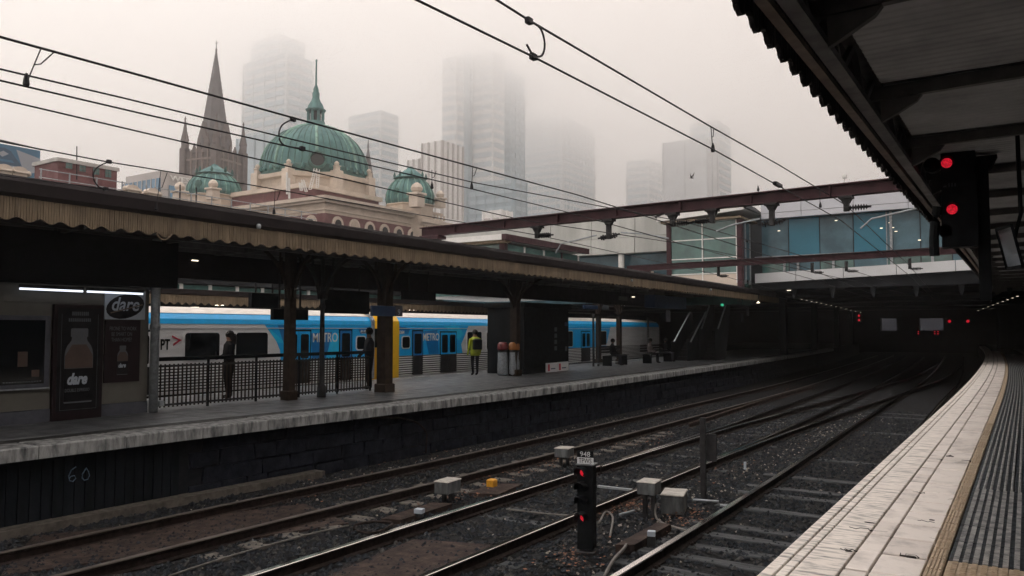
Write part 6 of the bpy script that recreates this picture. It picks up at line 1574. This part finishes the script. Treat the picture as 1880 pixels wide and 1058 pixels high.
# main tall tower: several shafts of different depth
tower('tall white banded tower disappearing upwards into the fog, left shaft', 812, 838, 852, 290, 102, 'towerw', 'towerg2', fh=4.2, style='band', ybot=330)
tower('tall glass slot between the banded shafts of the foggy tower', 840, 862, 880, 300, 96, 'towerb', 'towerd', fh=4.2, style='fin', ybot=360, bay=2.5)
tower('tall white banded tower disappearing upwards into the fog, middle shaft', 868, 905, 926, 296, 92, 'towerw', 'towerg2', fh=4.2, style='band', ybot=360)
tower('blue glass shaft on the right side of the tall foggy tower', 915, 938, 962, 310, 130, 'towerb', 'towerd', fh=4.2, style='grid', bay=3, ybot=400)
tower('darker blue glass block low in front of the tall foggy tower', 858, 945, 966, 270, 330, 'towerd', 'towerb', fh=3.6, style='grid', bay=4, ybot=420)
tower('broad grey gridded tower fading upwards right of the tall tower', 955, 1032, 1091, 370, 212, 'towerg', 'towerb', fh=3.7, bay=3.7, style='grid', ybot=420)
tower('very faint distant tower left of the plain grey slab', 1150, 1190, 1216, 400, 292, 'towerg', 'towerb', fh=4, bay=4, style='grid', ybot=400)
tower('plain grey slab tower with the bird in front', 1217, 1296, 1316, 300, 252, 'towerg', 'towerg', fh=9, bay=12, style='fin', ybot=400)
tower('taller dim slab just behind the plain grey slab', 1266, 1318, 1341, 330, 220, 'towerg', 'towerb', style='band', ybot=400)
tower('faint low tower right of the grey slab', 1325, 1352, 1375, 470, 335, 'towerg', 'towerb', style='band', ybot=400)
tower('old cream building with ornate roof below the tall tower', 888, 920, 938, 160, 385, 'towerw', 'hotel', fh=3.4, bay=2.5, style='grid', ybot=440)
tower('low pale glass block behind the gantry beam', 1020, 1058, 1100, 170, 398, 'towerw', 'towerb', fh=3, bay=1.8, style='fin', ybot=440)
tower('cream block with small red dormer front behind the gantry', 845, 895, 925, 120, 418, 'towerw', 'brickr', fh=3, bay=1.5, style='fin', ybot=450)
tower('low pale blue block behind the gantry near the glass stair tower', 1090, 1150, 1212, 190, 400, 'towerw', 'towerb', fh=3, bay=2, style='fin', ybot=440)
# things on the bridge roof
t = thing('roof_camera', 'white camera pole on the bridge roof against the sky', 'camera', at(1553, 340, Y=YB))
MB().tube([at(1549, 337, Y=YB), at(1552, 322, Y=YB)], .03, 5).build('pole', M['white'], t); p = at(1551, 325, Y=YB); MB().bbox(p.x - .09, p.x + .09, p.y - .15, p.y + .15, p.z - .06, p.z + .12, .02).build('housing', M['white'], t)
t = thing('perched_bird', 'tiny dark bird perched on the white fascia top', 'bird', at(1392, 352, Y=YB)); p = at(1392, 352, Y=YB)
MB().lathe([(.02, 0), (.07, .06), (.06, .16), (.03, .24), (.035, .28), (.0, .32)], p, 6).build('body', M['wire'], t, smooth=True)

# ================================================================== GROUPS
GROUPS = {'wire': 'overhead wires above the tracks', 'dropper': 'droppers on the overhead wires', 'post': 'posts on the platforms and tracks', 'box': 'boxes standing between the tracks', 'tower': 'towers in the fog',
          'track': 'railway tracks between the platforms', 'gantry': 'gantries carrying the wires', 'train': 'carriages at the far platform', 'canopy': 'platform canopies', 'sign': 'signs under the far canopy', 'bin': 'bag bins on the far platform',
          'bench': 'benches on the far platform', 'escalator': 'escalators under the bridge', 'person': 'people on the far platform', 'signal': 'red railway signals', 'lamp': 'lamps under the canopies', 'slab': 'mud covered slabs between the rails', 'trough': 'cable troughs beside the rails', 'notice': 'notices in the dark by the escalators'}
for o in list(COL.objects):
    if o.parent is None and o.get('category') in GROUPS and not o.get('group'): o['group'] = GROUPS[o['category']]

# ================================================================== AIR
def volume_box(name, b, dens, label, col=(.99, .975, .965), g=.55):
    o = MB().box(*b).build(name, None); m = bpy.data.materials.new(name + '_air'); m.use_nodes = True; nt = m.node_tree; nt.nodes.clear()
    out = nt.nodes.new('ShaderNodeOutputMaterial'); v = nt.nodes.new('ShaderNodeVolumePrincipled'); v.inputs['Density'].default_value = dens; v.inputs['Color'].default_value = (*col, 1); v.inputs['Anisotropy'].default_value = g
    nt.links.new(v.outputs[0], out.inputs['Volume']); o.data.materials.append(m); tag(o, label, 'fog', kind='stuff'); return o
volume_box('haze', (-2600, 1600, -700, 3600, -2.6, 262), .0009, 'thin pale haze filling the whole place', g=.85)
for i in range(4):
    volume_box('low_cloud', (-2200 - i, 1300 + i, -500 - i, 2600 + i, 118 + 30 * i, 264 + .5 * i), (.0026, .0034, .0045, .006)[i], 'low fog bank hiding the tower tops', (1, .998, .996), .82)
